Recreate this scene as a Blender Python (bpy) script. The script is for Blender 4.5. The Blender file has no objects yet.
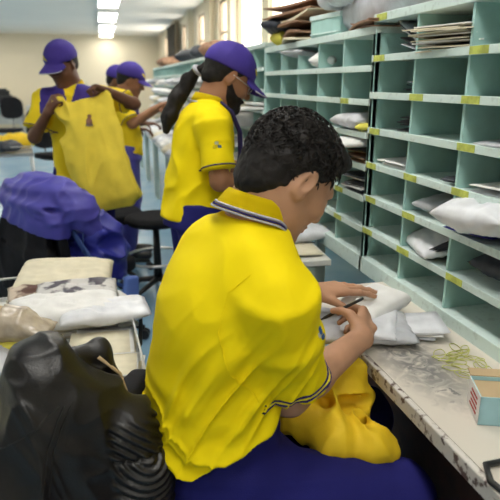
import bpy, bmesh, math, random
import numpy as np
import openvdb
from mathutils import Vector, Matrix, Euler
R_ = math.radians
rnd = random.Random(7)
COL = bpy.context.scene.collection
V = lambda *a: np.array(a, float)
def nz(v): return v/np.linalg.norm(v)
Z = V(0,0,1)

# ------------------------------------------------------------------ materials
def mat(name, col, rough=.6, var=0., vscale=8., bump=0., bscale=60., metal=0., spec=.5, col2=None, stretch=None, detail=3., thresh=None, sheen=0., coat=0., bdist=.004):
    m = bpy.data.materials.new(name); m.use_nodes = True
    nt = m.node_tree; N = nt.nodes; L = nt.links
    b = N['Principled BSDF']
    b.inputs['Base Color'].default_value = (*col, 1)
    b.inputs['Roughness'].default_value = rough
    b.inputs['Metallic'].default_value = metal
    b.inputs['Specular IOR Level'].default_value = spec
    if sheen: b.inputs['Sheen Weight'].default_value = sheen
    if coat: b.inputs['Coat Weight'].default_value = coat
    if var or bump:
        tc = N.new('ShaderNodeTexCoord'); mp = N.new('ShaderNodeMapping')
        L.new(tc.outputs['Object'], mp.inputs[0])
        if stretch: mp.inputs['Scale'].default_value = stretch
    if var:
        n = N.new('ShaderNodeTexNoise'); n.inputs['Scale'].default_value = vscale; n.inputs['Detail'].default_value = detail
        L.new(mp.outputs[0], n.inputs['Vector'])
        c2 = col2 or tuple(max(0, c*(1-var)) for c in col)
        r = N.new('ShaderNodeValToRGB')
        lo, hi = thresh or (.35, .65)
        r.color_ramp.elements[0].position = lo; r.color_ramp.elements[1].position = hi
        r.color_ramp.elements[0].color = (*c2, 1); r.color_ramp.elements[1].color = (*col, 1)
        L.new(n.outputs['Fac'], r.inputs[0]); L.new(r.outputs[0], b.inputs['Base Color'])
    if bump:
        n2 = N.new('ShaderNodeTexNoise'); n2.inputs['Scale'].default_value = bscale; n2.inputs['Detail'].default_value = 4
        L.new(mp.outputs[0], n2.inputs['Vector'])
        bp = N.new('ShaderNodeBump'); bp.inputs['Strength'].default_value = bump; bp.inputs['Distance'].default_value = bdist
        L.new(n2.outputs['Fac'], bp.inputs['Height']); L.new(bp.outputs[0], b.inputs['Normal'])
    return m
def emit(name, col, s):
    m = bpy.data.materials.new(name); m.use_nodes = True
    b = m.node_tree.nodes['Principled BSDF']
    b.inputs['Base Color'].default_value = (*col, 1)
    b.inputs['Emission Color'].default_value = (*col, 1); b.inputs['Emission Strength'].default_value = s
    return m
M = {}
M['yellow'] = mat('yellow_polo_fabric', (.85,.66,.003), .8, .06, 5, .25, 900, spec=.15, bdist=.001)
M['yellow_far'] = mat('yellow_shirt_cloth', (.84,.62,.02), .85, .1, 6, .2, 60, spec=.15)
M['sack'] = mat('pale_yellow_sack_cloth', (.86,.66,.07), .8, .12, 9, .3, 50, spec=.2)
M['yellow_bag'] = mat('yellow_mailbag_cloth', (.82,.55,.02), .65, .1, 12, .3, 80, spec=.3)
M['navy'] = mat('navy_trouser_fabric', (.018,.018,.15), .8, .25, 6, .25, 500, spec=.15)
M['trim_navy'] = mat('navy_trim', (.03,.025,.11), .8, spec=.2)
M['trim_grey'] = mat('grey_trim', (.42,.42,.45), .8, spec=.2)
M['purple'] = mat('purple_cap_cloth', (.055,.035,.25), .75, .15, 10, .2, 300, spec=.2)
M['jacket_purple'] = mat('purple_blue_nylon', (.085,.075,.42), .5, .2, 7, .3, 30, spec=.4)
M['bag_blue'] = mat('royal_blue_nylon', (.025,.03,.30), .5, .3, 9, .3, 40, spec=.4)
M['strap_blue'] = mat('slate_blue_webbing', (.05,.09,.28), .6, spec=.3)
M['buckle_blue'] = mat('light_blue_mesh', (.12,.2,.55), .6, spec=.3)
M['skin'] = mat('warm_skin', (.50,.27,.165), .55, .2, 14, .15, 120, spec=.35, bdist=.001)
M['skin_mid'] = mat('tan_skin', (.36,.17,.09), .55, .2, 12, .1, 60, spec=.3)
M['skin_dark'] = mat('dark_skin', (.15,.065,.035), .5, .25, 12, .1, 60, spec=.35)
M['hair'] = mat('black_hair', (.016,.013,.012), .6, .5, 60, .5, 90, spec=.25)
M['beard'] = mat('dark_beard', (.02,.014,.012), .7, .4, 60, .6, 150, spec=.2)
M['leather'] = mat('black_leather', (.009,.008,.009), .38, .3, 9, .35, 240, spec=.45, bdist=.0015)
M['black_fabric'] = mat('black_office_fabric', (.012,.012,.015), .9, .2, 30, .3, 300, spec=.2)
M['black_plastic'] = mat('black_plastic', (.015,.015,.016), .45, spec=.5)
M['chrome'] = mat('steel_wire', (.6,.6,.6), .3, metal=.9)
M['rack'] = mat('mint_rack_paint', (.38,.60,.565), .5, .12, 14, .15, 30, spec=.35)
M['rack_shaded'] = mat('mint_rack_shaded', (.22,.44,.41), .55, .12, 7, .15, 30, spec=.3)  # rack paint darkened: the inner shade of the cells is in the colour
M['rack_edge'] = mat('worn_mint_edge', (.60,.72,.69), .5, .3, 55, .2, 60, spec=.35, col2=(.50,.60,.57), thresh=(.30,.44))
M['label'] = mat('yellow_green_label', (.54,.60,.13), .6, .35, 40, spec=.2)
M['floor'] = None
M['wall'] = mat('cream_wall_paint', (.72,.64,.48), .8, .05, .7, spec=.2)
M['wall_r'] = mat('warm_white_wall_paint', (.78,.68,.52), .8, .06, .9, spec=.2)
M['ceil'] = mat('pale_grey_ceiling', (.84,.79,.71), .85, .06, .8, spec=.2)
M['frame'] = mat('brown_window_frame', (.36,.27,.18), .6)
M['curtain'] = mat('grey_brown_curtain', (.17,.15,.12), .9, .3, 12)
M['glass'] = mat('window_glass', (.9,.95,1), .05)
M['light'] = emit('lit_tube_diffuser', (1,.97,.90), 15)
M['lframe'] = mat('white_light_frame', (.8,.8,.78), .5)
M['table'] = mat('white_laminate', (.66,.66,.62), .4, .15, 6, spec=.4)
M['tleg'] = mat('mint_table_steel', (.42,.52,.48), .5, .2, 20)
M['under'] = mat('dark_stained_wood', (.06,.018,.01), .7, .4, 20)
M['paper'] = mat('white_envelope', (.78,.77,.76), .7, .07, 25, .2, 40, spec=.3)
M['paper2'] = mat('cream_envelope', (.70,.64,.49), .75, .1, 25, spec=.2)
M['paper3'] = mat('grey_plastic_mailer', (.50,.51,.55), .4, .25, 18, .3, 40, spec=.5)
M['paper4'] = mat('white_plastic_mailer', (.74,.75,.80), .35, .2, 14, .3, 40, spec=.5)
M['paper5'] = mat('brown_paper', (.34,.20,.13), .75, .3, 25, spec=.2)
M['paper6'] = mat('yellow_paper', (.66,.60,.10), .7, .1, 25, spec=.2)
M['paper7'] = mat('dark_mail', (.04,.045,.06), .5, .3, 30, spec=.4)
M['print'] = mat('printed_magazine_cover', (.55,.53,.52), .45, .9, 16, spec=.4, col2=(.07,.06,.08), thresh=(.42,.50))
M['print_brown'] = mat('brown_printed_bundle', (.55,.45,.36), .6, .9, 14, spec=.3, col2=(.10,.05,.04), thresh=(.42,.52))
M['kraft'] = mat('tan_kraft_cardboard', (.50,.37,.22), .8, .1, 12, spec=.2)
M['ink'] = mat('dark_print', (.05,.05,.07), .7)
M['redink'] = mat('red_print', (.38,.05,.05), .7)
M['bluebox'] = mat('pale_blue_card', (.35,.58,.64), .6, .1, 20)
M['lens'] = mat('dark_lens', (.01,.01,.012), .15, spec=.6)
M['eye_white'] = mat('eye_white', (.6,.57,.53), .3)
M['iris'] = mat('dark_iris', (.02,.012,.008), .2)
M['lip'] = mat('lip_skin', (.28,.10,.08), .5)
M['nail'] = mat('nail_pink', (.62,.36,.28), .35)
M['badge_blue'] = mat('badge_blue', (.06,.15,.42), .7)
M['badge_white'] = mat('badge_white', (.7,.7,.65), .7)
M['badge_yellow'] = mat('badge_yellow', (.75,.62,.02), .7)
M['rubber'] = mat('green_yellow_rubber', (.55,.56,.16), .5, .2, 30)
M['emblem_pink'] = mat('emblem_pink_brown', (.62,.36,.30), .8, .4, 40)

def floor_mat():
    m = mat('blue_vinyl_floor', (.17,.32,.47), .25, .35, 2.2, .05, 30, spec=.5, col2=(.26,.40,.52), detail=5)
    return m
M['floor'] = floor_mat()
def desk_mat():
    m = bpy.data.materials.new('worn_white_laminate'); m.use_nodes = True
    nt = m.node_tree; N = nt.nodes; L = nt.links; b = N['Principled BSDF']
    b.inputs['Roughness'].default_value = .45
    tc = N.new('ShaderNodeTexCoord')
    def noise(sc, det, lo, hi, dist=0, vec=None):
        n = N.new('ShaderNodeTexNoise'); n.inputs['Scale'].default_value = sc; n.inputs['Detail'].default_value = det
        n.inputs['Distortion'].default_value = dist
        L.new(tc.outputs['Object'], n.inputs['Vector'])
        r = N.new('ShaderNodeMapRange'); r.inputs[1].default_value = lo; r.inputs[2].default_value = hi; r.inputs[3].default_value = 0; r.inputs[4].default_value = 1
        L.new(n.outputs['Fac'], r.inputs[0]); return r.outputs[0]
    def math_(op, a, b_):
        k = N.new('ShaderNodeMath'); k.operation = op; k.use_clamp = True
        for i, x in enumerate((a, b_)):
            if isinstance(x, (int, float)): k.inputs[i].default_value = x
            else: L.new(x, k.inputs[i])
        return k.outputs[0]
    def spot(cx, cy, sx, sy, inner, outer):   # worn patch where forearms and parcels rub the laminate
        mp = N.new('ShaderNodeMapping'); mp.vector_type = 'POINT'
        L.new(tc.outputs['Object'], mp.inputs[0])
        mp.inputs['Location'].default_value = (-cx/sx, -cy/sy, 0); mp.inputs['Scale'].default_value = (1/sx, 1/sy, 0)
        ln = N.new('ShaderNodeVectorMath'); ln.operation = 'LENGTH'; L.new(mp.outputs[0], ln.inputs[0])
        r = N.new('ShaderNodeMapRange'); r.inputs[1].default_value = outer; r.inputs[2].default_value = inner; r.inputs[3].default_value = 0; r.inputs[4].default_value = 1
        L.new(ln.outputs['Value'], r.inputs[0]); return r.outputs[0]
    a = math_('MULTIPLY', spot(.70-.92,1.10-.68,.09,.24,.35,1.15), noise(26, 6, .26, .56, 1.5))
    blot = math_('MULTIPLY', spot(.70-.92,1.03-.68,.10,.20,.5,1.0), noise(34, 2, .57, .66, .6))
    c = math_('MULTIPLY', spot(.73-.92,.64-.68,.08,.06,.4,1.0), noise(40, 4, .45, .6, 1))
    sm = math_('MAXIMUM', math_('MULTIPLY', a, .86), math_('MAXIMUM', math_('MULTIPLY', blot, .85), c))
    mx = N.new('ShaderNodeMix'); mx.data_type = 'RGBA'
    mx.inputs[6].default_value = (.62,.57,.50,1); mx.inputs[7].default_value = (.11,.11,.12,1)
    L.new(sm, mx.inputs[0]); L.new(mx.outputs[2], b.inputs['Base Color'])
    return m
M['desk'] = desk_mat()
M['desk_edge'] = mat('chipped_desk_edge', (.60,.56,.52), .5, .8, 55, .3, 60, col2=(.10,.06,.05), thresh=(.36,.46))

# ------------------------------------------------------------------ object helpers
def tag(o, label=None, cat=None, group=None, kind=None):
    if label: o['label'] = label
    if cat: o['category'] = cat
    if group: o['group'] = group
    if kind: o['kind'] = kind
    return o
def empty(name, loc=(0,0,0), rz=0, label=None, cat=None, group=None):
    o = bpy.data.objects.new(name, None); COL.objects.link(o)
    o.location = tuple(float(x) for x in loc); o.rotation_euler = (0,0,rz); o.empty_display_size = .05
    return tag(o, label, cat, group)
def link(name, me, m, parent=None, loc=None, rot=None, world=False, smooth=False):
    if m is not None and not me.materials: me.materials.append(m)
    if smooth: me.polygons.foreach_set('use_smooth', [True]*len(me.polygons))
    o = bpy.data.objects.new(name, me); COL.objects.link(o)
    if parent is not None:
        o.parent = parent
        if world:
            mw = Matrix.Identity(4); p = parent
            while p is not None:
                mw = Matrix.LocRotScale(p.location, p.rotation_euler, p.scale) @ mw; p = p.parent
            me.transform(mw.inverted())
    if loc is not None: o.location = tuple(float(x) for x in loc)
    if rot is not None: o.rotation_euler = rot
    return o
def surf_tube(o, pts, direction, r, name, m, parent, lift=.0008, n=6, dense=24):
    """a seam: a thin tube following the surface of o below the polyline pts (world)"""
    from mathutils.bvhtree import BVHTree
    me = o.data; mw = Matrix.Identity(4); p = o
    while p is not None: mw = Matrix.LocRotScale(p.location, p.rotation_euler, p.scale) @ mw; p = p.parent
    vs = [mw @ v.co for v in me.vertices]; bv = BVHTree.FromPolygons(vs, [tuple(q.vertices) for q in me.polygons])
    d = Vector(tuple(float(x) for x in direction)).normalized(); out = []
    P = [Vector(tuple(float(c) for c in q)) for q in pts]
    for i in range(dense+1):
        t = i/dense*(len(P)-1); k = min(int(t), len(P)-2); q = P[k].lerp(P[k+1], t-k)
        h = bv.ray_cast(q-d*.4, d)
        if h[0] is not None: out.append(h[0]-d*lift)
    if len(out) < 3: return None
    return MB().tube(out, r, n).build(name, m, parent, world=True)
def bvh_of(o):
    from mathutils.bvhtree import BVHTree
    mw = Matrix.Identity(4); p = o
    while p is not None: mw = Matrix.LocRotScale(p.location, p.rotation_euler, p.scale) @ mw; p = p.parent
    return BVHTree.FromPolygons([mw @ v.co for v in o.data.vertices], [tuple(q.vertices) for q in o.data.polygons])
def ring_tube(bv, c, ax, ref, r, name, m, parent, lift=.001, n=48, far=.14):
    """a stripe running round a sleeve, on its surface"""
    ax = nz(ax); sd = nz(ref-ax*(ref@ax)); dp = np.cross(ax, sd); out = []
    for i in range(n):
        a = i/n*2*math.pi; d = sd*math.cos(a)+dp*math.sin(a)
        h = bv.ray_cast(Vector(c+d*far), Vector(-d))
        if h[0] is not None and (h[0]-Vector(c)).length > .03: out.append(h[0]+Vector(d)*lift)
    if len(out) > 8: return MB().tube(out, r, 6, closed=True).build(name, m, parent, world=True)
def patch(bv, c, out, right, w_, h_, name, m, parent, lift=.0008):
    """a small badge lying on a surface"""
    h = bv.ray_cast(Vector(c+out*.2), Vector(-out))
    if h[0] is None: return
    n = np.array(h[1]); n = n if n@out > 0 else -n; r = nz(right-n*(right@n)); u = np.cross(n, r); p = np.array(h[0])+n*lift
    return MB().grid(lambda a,b: tuple(p+r*w_*(a-.5)*(1 if abs(b-.5) < .4 else .7)+u*h_*(b-.5)), 5, 5, .001).build(name, m, parent, world=True)
def origin_base(o):      # give a single-mesh thing an origin at its base
    me = o.data; n = len(me.vertices); a = np.empty(n*3); me.vertices.foreach_get('co', a); a = a.reshape(-1,3)
    c = V((a[:,0].min()+a[:,0].max())/2, (a[:,1].min()+a[:,1].max())/2, a[:,2].min())
    me.transform(Matrix.Translation(-Vector(c))); o.location = Vector(o.location)+Vector(c); return o
class MB:
    def __init__(s): s.bm = bmesh.new()
    def box(s, x0,x1,y0,y1,z0,z1, bev=0., M4=None):
        r = bmesh.ops.create_cube(s.bm, size=1)
        vs = r['verts']
        bmesh.ops.scale(s.bm, vec=(x1-x0,y1-y0,z1-z0), verts=vs)
        bmesh.ops.translate(s.bm, vec=((x0+x1)/2,(y0+y1)/2,(z0+z1)/2), verts=vs)
        if bev:
            es = list({e for v in vs for e in v.link_edges})
            rr = bmesh.ops.bevel(s.bm, geom=es, offset=bev, segments=2, affect='EDGES', profile=.5)
            vs = rr['verts']
            vs = list({v for f in rr['faces'] for v in f.verts} | {v for v in vs if v.is_valid})
            seen = set(vs); st = list(vs)
            while st:
                v = st.pop()
                for e in v.link_edges:
                    w = e.other_vert(v)
                    if w not in seen: seen.add(w); st.append(w)
            vs = list(seen)
        if M4 is not None: bmesh.ops.transform(s.bm, matrix=M4, verts=vs)
        return s
    def tube(s, pts, r, n=10, closed=False, flat=None):
        P = [Vector(tuple(float(c) for c in p)) for p in pts]; k = len(P)
        rs = r if hasattr(r, '__len__') else [r]*k
        rings = []; up = None
        for i in range(k):
            if closed: t = P[(i+1)%k]-P[i-1]
            else: t = P[min(i+1,k-1)]-P[max(i-1,0)]
            t = t.normalized()
            if up is None: up = t.orthogonal().normalized() if flat is None else Vector(flat)
            up = (up - t*up.dot(t)).normalized(); sd = t.cross(up)
            fl = 1 if flat is None else .25
            rings.append([s.bm.verts.new(P[i]+(sd*math.cos(2*math.pi*j/n)+up*fl*math.sin(2*math.pi*j/n))*rs[i]) for j in range(n)])
        m = k if closed else k-1
        for i in range(m):
            A, B = rings[i], rings[(i+1)%k]
            for j in range(n):
                f = s.bm.faces.new((A[j],A[(j+1)%n],B[(j+1)%n],B[j])); f.smooth = True
        if not closed:
            s.bm.faces.new(rings[0][::-1]); s.bm.faces.new(rings[-1])
        return s
    def grid(s, f, nu, nv, thick=0):
        g = [[s.bm.verts.new(f(i/(nu-1), j/(nv-1))) for j in range(nv)] for i in range(nu)]
        fs = []
        for i in range(nu-1):
            for j in range(nv-1):
                q = s.bm.faces.new((g[i][j],g[i+1][j],g[i+1][j+1],g[i][j+1])); q.smooth = True; fs.append(q)
        if thick:
            bmesh.ops.solidify(s.bm, geom=fs, thickness=thick)
        return s
    def lathe(s, prof, n=24, c=(0,0,0)):
        rings = [[s.bm.verts.new((c[0]+r*math.cos(2*math.pi*j/n), c[1]+r*math.sin(2*math.pi*j/n), c[2]+z)) for j in range(n)] for r, z in prof]
        for A, B in zip(rings, rings[1:]):
            for j in range(n):
                f = s.bm.faces.new((A[j],A[(j+1)%n],B[(j+1)%n],B[j])); f.smooth = True
        s.bm.faces.new(rings[0][::-1]); s.bm.faces.new(rings[-1]); return s
    def me(s, name='mesh'):
        bmesh.ops.recalc_face_normals(s.bm, faces=s.bm.faces)
        m = bpy.data.meshes.new(name); s.bm.to_mesh(m); s.bm.free(); return m
    def build(s, name, m, parent=None, **k): return link(name, s.me(name), m, parent, **k)

# ------------------------------------------------------------------ numpy noise + signed-distance modelling
_lat = np.random.RandomState(3).rand(64,64,64).astype(np.float32)
def noise(x, y, z):
    xi = np.floor(x).astype(int); yi = np.floor(y).astype(int); zi = np.floor(z).astype(int)
    fx, fy, fz = x-xi, y-yi, z-zi
    fx = fx*fx*(3-2*fx); fy = fy*fy*(3-2*fy); fz = fz*fz*(3-2*fz)
    a = 0
    for dx in (0,1):
        for dy in (0,1):
            for dz in (0,1):
                w = (fx if dx else 1-fx)*(fy if dy else 1-fy)*(fz if dz else 1-fz)
                a = a + w*_lat[(xi+dx)&63, (yi+dy)&63, (zi+dz)&63]
    return a
def fbm(x, y, z, o=3):
    s = 0; w = 1; t = 0
    for i in range(o): s = s + w*noise(x*2**i+i*7.3, y*2**i+3.1*i, z*2**i+1.7*i); t += w; w *= .5
    return s/t
class Sdf:
    """distance primitives joined by a smooth union, meshed as ONE continuous surface"""
    def __init__(s, voxel): s.h = voxel; s.ops = []; s.post = []; s.org = V(0,0,0); s.M = np.eye(3); s.maxcut = None; s.cutk = .006
    def frame(s, o, ex, ey, ez): s.org = np.array(o, float); s.M = np.array([ex, ey, ez], float); return s
    def w(s, p): return s.org + np.asarray(p, float)@s.M
    def _add(s, f, lo, hi, k, sub=False): s.ops.append((f, lo, hi, k, sub))
    def cap(s, a, b, ra, rb=None, k=.02, sub=False):
        rb = ra if rb is None else rb
        a, b = s.w(a), s.w(b); d = b-a; L2 = d@d+1e-12
        def f(x, y, z):
            t = np.clip(((x-a[0])*d[0]+(y-a[1])*d[1]+(z-a[2])*d[2])/L2, 0, 1)
            return np.sqrt((x-a[0]-t*d[0])**2+(y-a[1]-t*d[1])**2+(z-a[2]-t*d[2])**2)-(ra+(rb-ra)*t)
        r = max(ra, rb)
        s._add(f, np.minimum(a,b)-r, np.maximum(a,b)+r, k, sub); return s
    def chain(s, pts, rs, k=.02):
        for i in range(len(pts)-1): s.cap(pts[i], pts[i+1], rs[i], rs[i+1], k)
        return s
    def ell(s, c, r, k=.02, rot=None, sub=False):
        c = s.w(c); r = np.array(r, float)
        E = s.M if rot is None else np.array(Euler(rot).to_matrix()).T @ s.M
        def f(x, y, z):
            q = [(x-c[0])*E[i][0]+(y-c[1])*E[i][1]+(z-c[2])*E[i][2] for i in range(3)]
            k0 = np.sqrt((q[0]/r[0])**2+(q[1]/r[1])**2+(q[2]/r[2])**2)
            k1 = np.sqrt((q[0]/r[0]**2)**2+(q[1]/r[1]**2)**2+(q[2]/r[2]**2)**2)+1e-9
            return k0*(k0-1)/k1
        m = r.max(); s._add(f, c-m, c+m, k, sub); return s
    def fn(s, g, lo, hi, k=.01, sub=False):      # g gets frame-local coordinates, lo/hi local
        M_, o = s.M.copy(), s.org.copy()
        def f(x, y, z):
            q = [(x-o[0])*M_[i][0]+(y-o[1])*M_[i][1]+(z-o[2])*M_[i][2] for i in range(3)]
            return g(*q)
        cs = np.array([s.w((a,b,c)) for a in (lo[0],hi[0]) for b in (lo[1],hi[1]) for c in (lo[2],hi[2])])
        s._add(f, cs.min(0), cs.max(0), k, sub); return s
    def loft(s, secs, side, k=.03, pw=2.):
        """secs: (centre, half-width along side, half-depth across)"""
        side0 = nz(np.array(side, float)@s.M)
        if len(secs) > 4:   # one smooth body: sections interpolated along the chord
            Q = [np.array([*s.w(c), a, b], float) for c, a, b in secs]; o = []
            for i in range(len(Q)-1):
                p0, p1, p2, p3 = Q[max(i-1,0)], Q[i], Q[i+1], Q[min(i+2,len(Q)-1)]
                for t in np.linspace(0,1,8,endpoint=False):
                    o.append(.5*((2*p1)+(-p0+p2)*t+(2*p0-5*p1+4*p2-p3)*t*t+(-p0+3*p1-3*p2+p3)*t**3))
            o = np.array(o+[Q[-1]]); p = o[0,:3]; t_ = nz(o[-1,:3]-p); sd = nz(side0-t_*(side0@t_)); dp = np.cross(t_, sd)
            rel = o[:,:3]-p; hs = np.maximum.accumulate(rel@t_); us, vs = rel@sd, rel@dp; aa, bb = o[:,3], o[:,4]; L = hs[-1]
            def f(x, y, z):
                X, Y, Z_ = x-p[0], y-p[1], z-p[2]
                h = X*t_[0]+Y*t_[1]+Z_*t_[2]; A = np.interp(h, hs, aa); B_ = np.interp(h, hs, bb)
                u = (X*sd[0]+Y*sd[1]+Z_*sd[2]-np.interp(h, hs, us))/A; v = (X*dp[0]+Y*dp[1]+Z_*dp[2]-np.interp(h, hs, vs))/B_
                e = ((np.abs(u)**pw+np.abs(v)**pw)**(1/pw)-1)*np.minimum(A, B_); ov = np.maximum(-h, h-L)
                return np.where(ov > 0, np.sqrt(np.maximum(e,0)**2+ov**2), e)
            m = max(aa.max(), bb.max()); s._add(f, o[:,:3].min(0)-m, o[:,:3].max(0)+m, k); return s
        for (c0,a0,b0), (c1,a1,b1) in zip(secs, secs[1:]):
            p, q = s.w(c0), s.w(c1); d = q-p; L = np.linalg.norm(d); t_ = d/L
            sd = nz(side0-t_*(side0@t_)); dp = np.cross(t_, sd)
            def f(x, y, z, p=p, t_=t_, L=L, sd=sd, dp=dp, a0=a0,a1=a1,b0=b0,b1=b1):
                X, Y, Z = x-p[0], y-p[1], z-p[2]
                h = X*t_[0]+Y*t_[1]+Z*t_[2]; t = np.clip(h/L, 0, 1)
                u = (X*sd[0]+Y*sd[1]+Z*sd[2])/(a0+(a1-a0)*t); v = (X*dp[0]+Y*dp[1]+Z*dp[2])/(b0+(b1-b0)*t)
                m = np.minimum(a0+(a1-a0)*t, b0+(b1-b0)*t)
                e = ((np.abs(u)**pw+np.abs(v)**pw)**(1/pw)-1)*m
                ov = np.maximum(-h, h-L)
                return np.where(ov > 0, np.sqrt(np.maximum(e,0)**2+ov**2)+np.minimum(e,0)*.0, e)
            m = max(a0,a1,b0,b1); s._add(f, np.minimum(p,q)-m, np.maximum(p,q)+m, k)
        return s
    def disp(s, f): s.post.append(f); return s
    def mesh(s, name='body', smooth=0):
        h = s.h; adds = [o for o in s.ops if not o[4]]
        lo = np.min([o[1] for o in adds], 0)-4*h-.012; hi = np.max([o[2] for o in adds], 0)+4*h+.012
        n = np.ceil((hi-lo)/h).astype(int)+1
        D = np.full(n, .2, np.float32)
        ax = [lo[i]+h*np.arange(n[i]) for i in range(3)]
        for f, a, b, k, sub in s.ops:
            mg = k+4*h
            i0 = np.clip(np.floor((a-mg-lo)/h).astype(int), 0, n); i1 = np.clip(np.ceil((b+mg-lo)/h).astype(int)+1, 0, n)
            if (i1 <= i0).any(): continue
            sl = tuple(slice(p, q) for p, q in zip(i0, i1))
            x, y, z = ax[0][sl[0]][:,None,None], ax[1][sl[1]][None,:,None], ax[2][sl[2]][None,None,:]
            d = np.broadcast_to(f(x, y, z), D[sl].shape); c = D[sl]
            if sub:
                e = np.maximum(k-np.abs(c+d), 0); D[sl] = np.maximum(c, -d)+e*e/(4*max(k,1e-6))
            else:
                e = np.maximum(k-np.abs(c-d), 0); D[sl] = np.minimum(c, d)-e*e/(4*max(k,1e-6))
        for f in s.post:
            m = np.where(np.abs(D) < .03)
            D[m] += f(ax[0][m[0]], ax[1][m[1]], ax[2][m[2]])
        if getattr(s, 'maxcut', None) is not None:
            cx = s.maxcut(ax[0][:,None,None], ax[1][None,:,None], ax[2][None,None,:]).astype(np.float32)
            e = np.maximum(s.cutk-np.abs(D-cx), 0); D = np.maximum(D, cx)+e*e/(4*s.cutk)
        g = openvdb.FloatGrid(float(.2)); g.copyFromArray(D)
        pts, quads = g.convertToQuads()
        pts = np.asarray(pts, float)*h+lo
        me = bpy.data.meshes.new(name); nf = len(quads)
        me.vertices.add(len(pts)); me.vertices.foreach_set('co', pts.ravel())
        me.loops.add(nf*4); me.polygons.add(nf)
        me.loops.foreach_set('vertex_index', np.asarray(quads)[:, ::-1].ravel().astype(np.int32))
        me.polygons.foreach_set('loop_start', np.arange(0, nf*4, 4, dtype=np.int32))
        me.update(calc_edges=True); me.validate()
        bm = bmesh.new(); bm.from_mesh(me)
        bmesh.ops.recalc_face_normals(bm, faces=bm.faces)
        for _ in range(smooth): bmesh.ops.smooth_vert(bm, verts=bm.verts, factor=.5, use_axis_x=True, use_axis_y=True, use_axis_z=True)
        bm.to_mesh(me); bm.free()
        me.polygons.foreach_set('use_smooth', [True]*len(me.polygons))
        return me
    def build(s, name, m, parent=None, smooth=1, world=True):
        return link(name, s.mesh(name, smooth), m, parent, world=world)

# ------------------------------------------------------------------ camera, world
sc = bpy.context.scene
sc.view_settings.view_transform = 'Standard'; sc.view_settings.look = 'None'; sc.view_settings.gamma = 1
sc.view_settings.exposure = 0.15; sc.view_settings.use_curve_mapping = False
cam = bpy.data.cameras.new('camera'); co = bpy.data.objects.new('camera', cam); COL.objects.link(co)
cam.sensor_width = 36; cam.lens = 36*560/500; cam.clip_start = .05; cam.clip_end = 100
co.location = (0,0,1.38); co.rotation_euler = (R_(90)-math.atan(168/560), 0, -R_(14.65)); sc.camera = co
cam.dof.use_dof = True; cam.dof.focus_distance = 1.35; cam.dof.aperture_fstop = 5.0
w = bpy.data.worlds.new('daylight'); sc.world = w; w.use_nodes = True
bg = w.node_tree.nodes['Background']; bg.inputs[0].default_value = (1,.97,.90,1); bg.inputs[1].default_value = 7

# ------------------------------------------------------------------ the room
def struct(name, mb, m, **k): return tag(mb.build(name, m, **k), kind='structure')
YB, YF, XL, XR, ZC = 18.1, -3.0, -6.0, 1.87, 2.70
struct('floor', MB().box(XL-.1,XR+.1,YF-.1,YB+.1,-.1,0), M['floor'])
struct('ceiling', MB().box(XL-.1,XR+.1,YF-.1,YB+.1,ZC,ZC+.1), M['ceil'])
struct('wall_back', MB().box(XL-.1,XR+.1,YB,YB+.1,0,ZC), M['wall'])
struct('wall_front', MB().box(XL-.1,XR+.1,YF-.1,YF,0,ZC), M['wall'])
struct('wall_left', MB().box(XL-.1,XL,YF,YB,0,ZC), M['wall'])
# right wall with a band of windows: [y0, y1] of each opening
wins = [(4.15,6.35),(6.65,7.75),(8.15,9.1),(10.05,11.0),(12.3,13.0),(14.6,16.4)]
wz0, wz1 = 1.35, 2.55
mb = MB().box(XR,XR+.14,YF,YB,0,wz0).box(XR,XR+.14,YF,YB,wz1,ZC)
e = [YF]+[y for p in wins for y in p]+[YB]
for i in range(0, len(e), 2): mb.box(XR,XR+.14,e[i],e[i+1],wz0,wz1)
struct('wall_right', mb, M['wall_r'])
for i, (a, b) in enumerate(wins):
    f = MB(); t = .035
    f.box(XR+.03,XR+.09,a,b,wz0,wz0+t).box(XR+.03,XR+.09,a,b,wz1-t,wz1)
    f.box(XR+.03,XR+.09,a,a+t,wz0,wz1).box(XR+.03,XR+.09,b-t,b,wz0,wz1)
    f.box(XR+.035,XR+.085,(a+b)/2-.02,(a+b)/2+.02,wz0,wz1) if i > 1 else None
    if i > 1: f.box(XR+.035,XR+.085,a,b,2.08,2.11)
    fr = struct('window_%d' % (i+1), f, M['frame'] if i > 1 else M['wall_r'])
    MB().box(XR+.055,XR+.06,a+t,b-t,wz0+t,wz1-t).build('pane', M['glass'], fr)
# transparent cheap glass
gm = M['glass'].node_tree; b = gm.nodes['Principled BSDF']
tr = gm.nodes.new('ShaderNodeBsdfTransparent'); gl = gm.nodes.new('ShaderNodeBsdfGlossy'); gl.inputs['Roughness'].default_value = .05
ms = gm.nodes.new('ShaderNodeMixShader'); ms.inputs[0].default_value = .06
gm.links.new(tr.outputs[0], ms.inputs[1]); gm.links.new(gl.outputs[0], ms.inputs[2]); gm.links.new(ms.outputs[0], gm.nodes['Material Output'].inputs[0])
# wall pillars between the windows
for i, (a, b) in enumerate([(11.45,11.85),(9.3,9.75),(7.8,8.0),(13.5,14.1)]):
    struct('trim_%d' % (i+1), MB().box(XR-.10,XR,a,b,0,ZC), M['wall_r'])
# gathered curtain
def curtain(y0, y1, x, label, m):
    def f(u, v):
        y = y0+(y1-y0)*u*(.75+.25*v) + .25*(1-v)**2*(y1-y0); return (x+.035*math.sin(u*26), y, 1.45+1.15*v)
    tag(MB().grid(f, 60, 8, .004).build('curtain', m), label, 'curtain')
curtain(13.1, 14.3, XR-.16, 'gathered grey brown curtain hanging by the far windows', M['curtain'])

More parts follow.
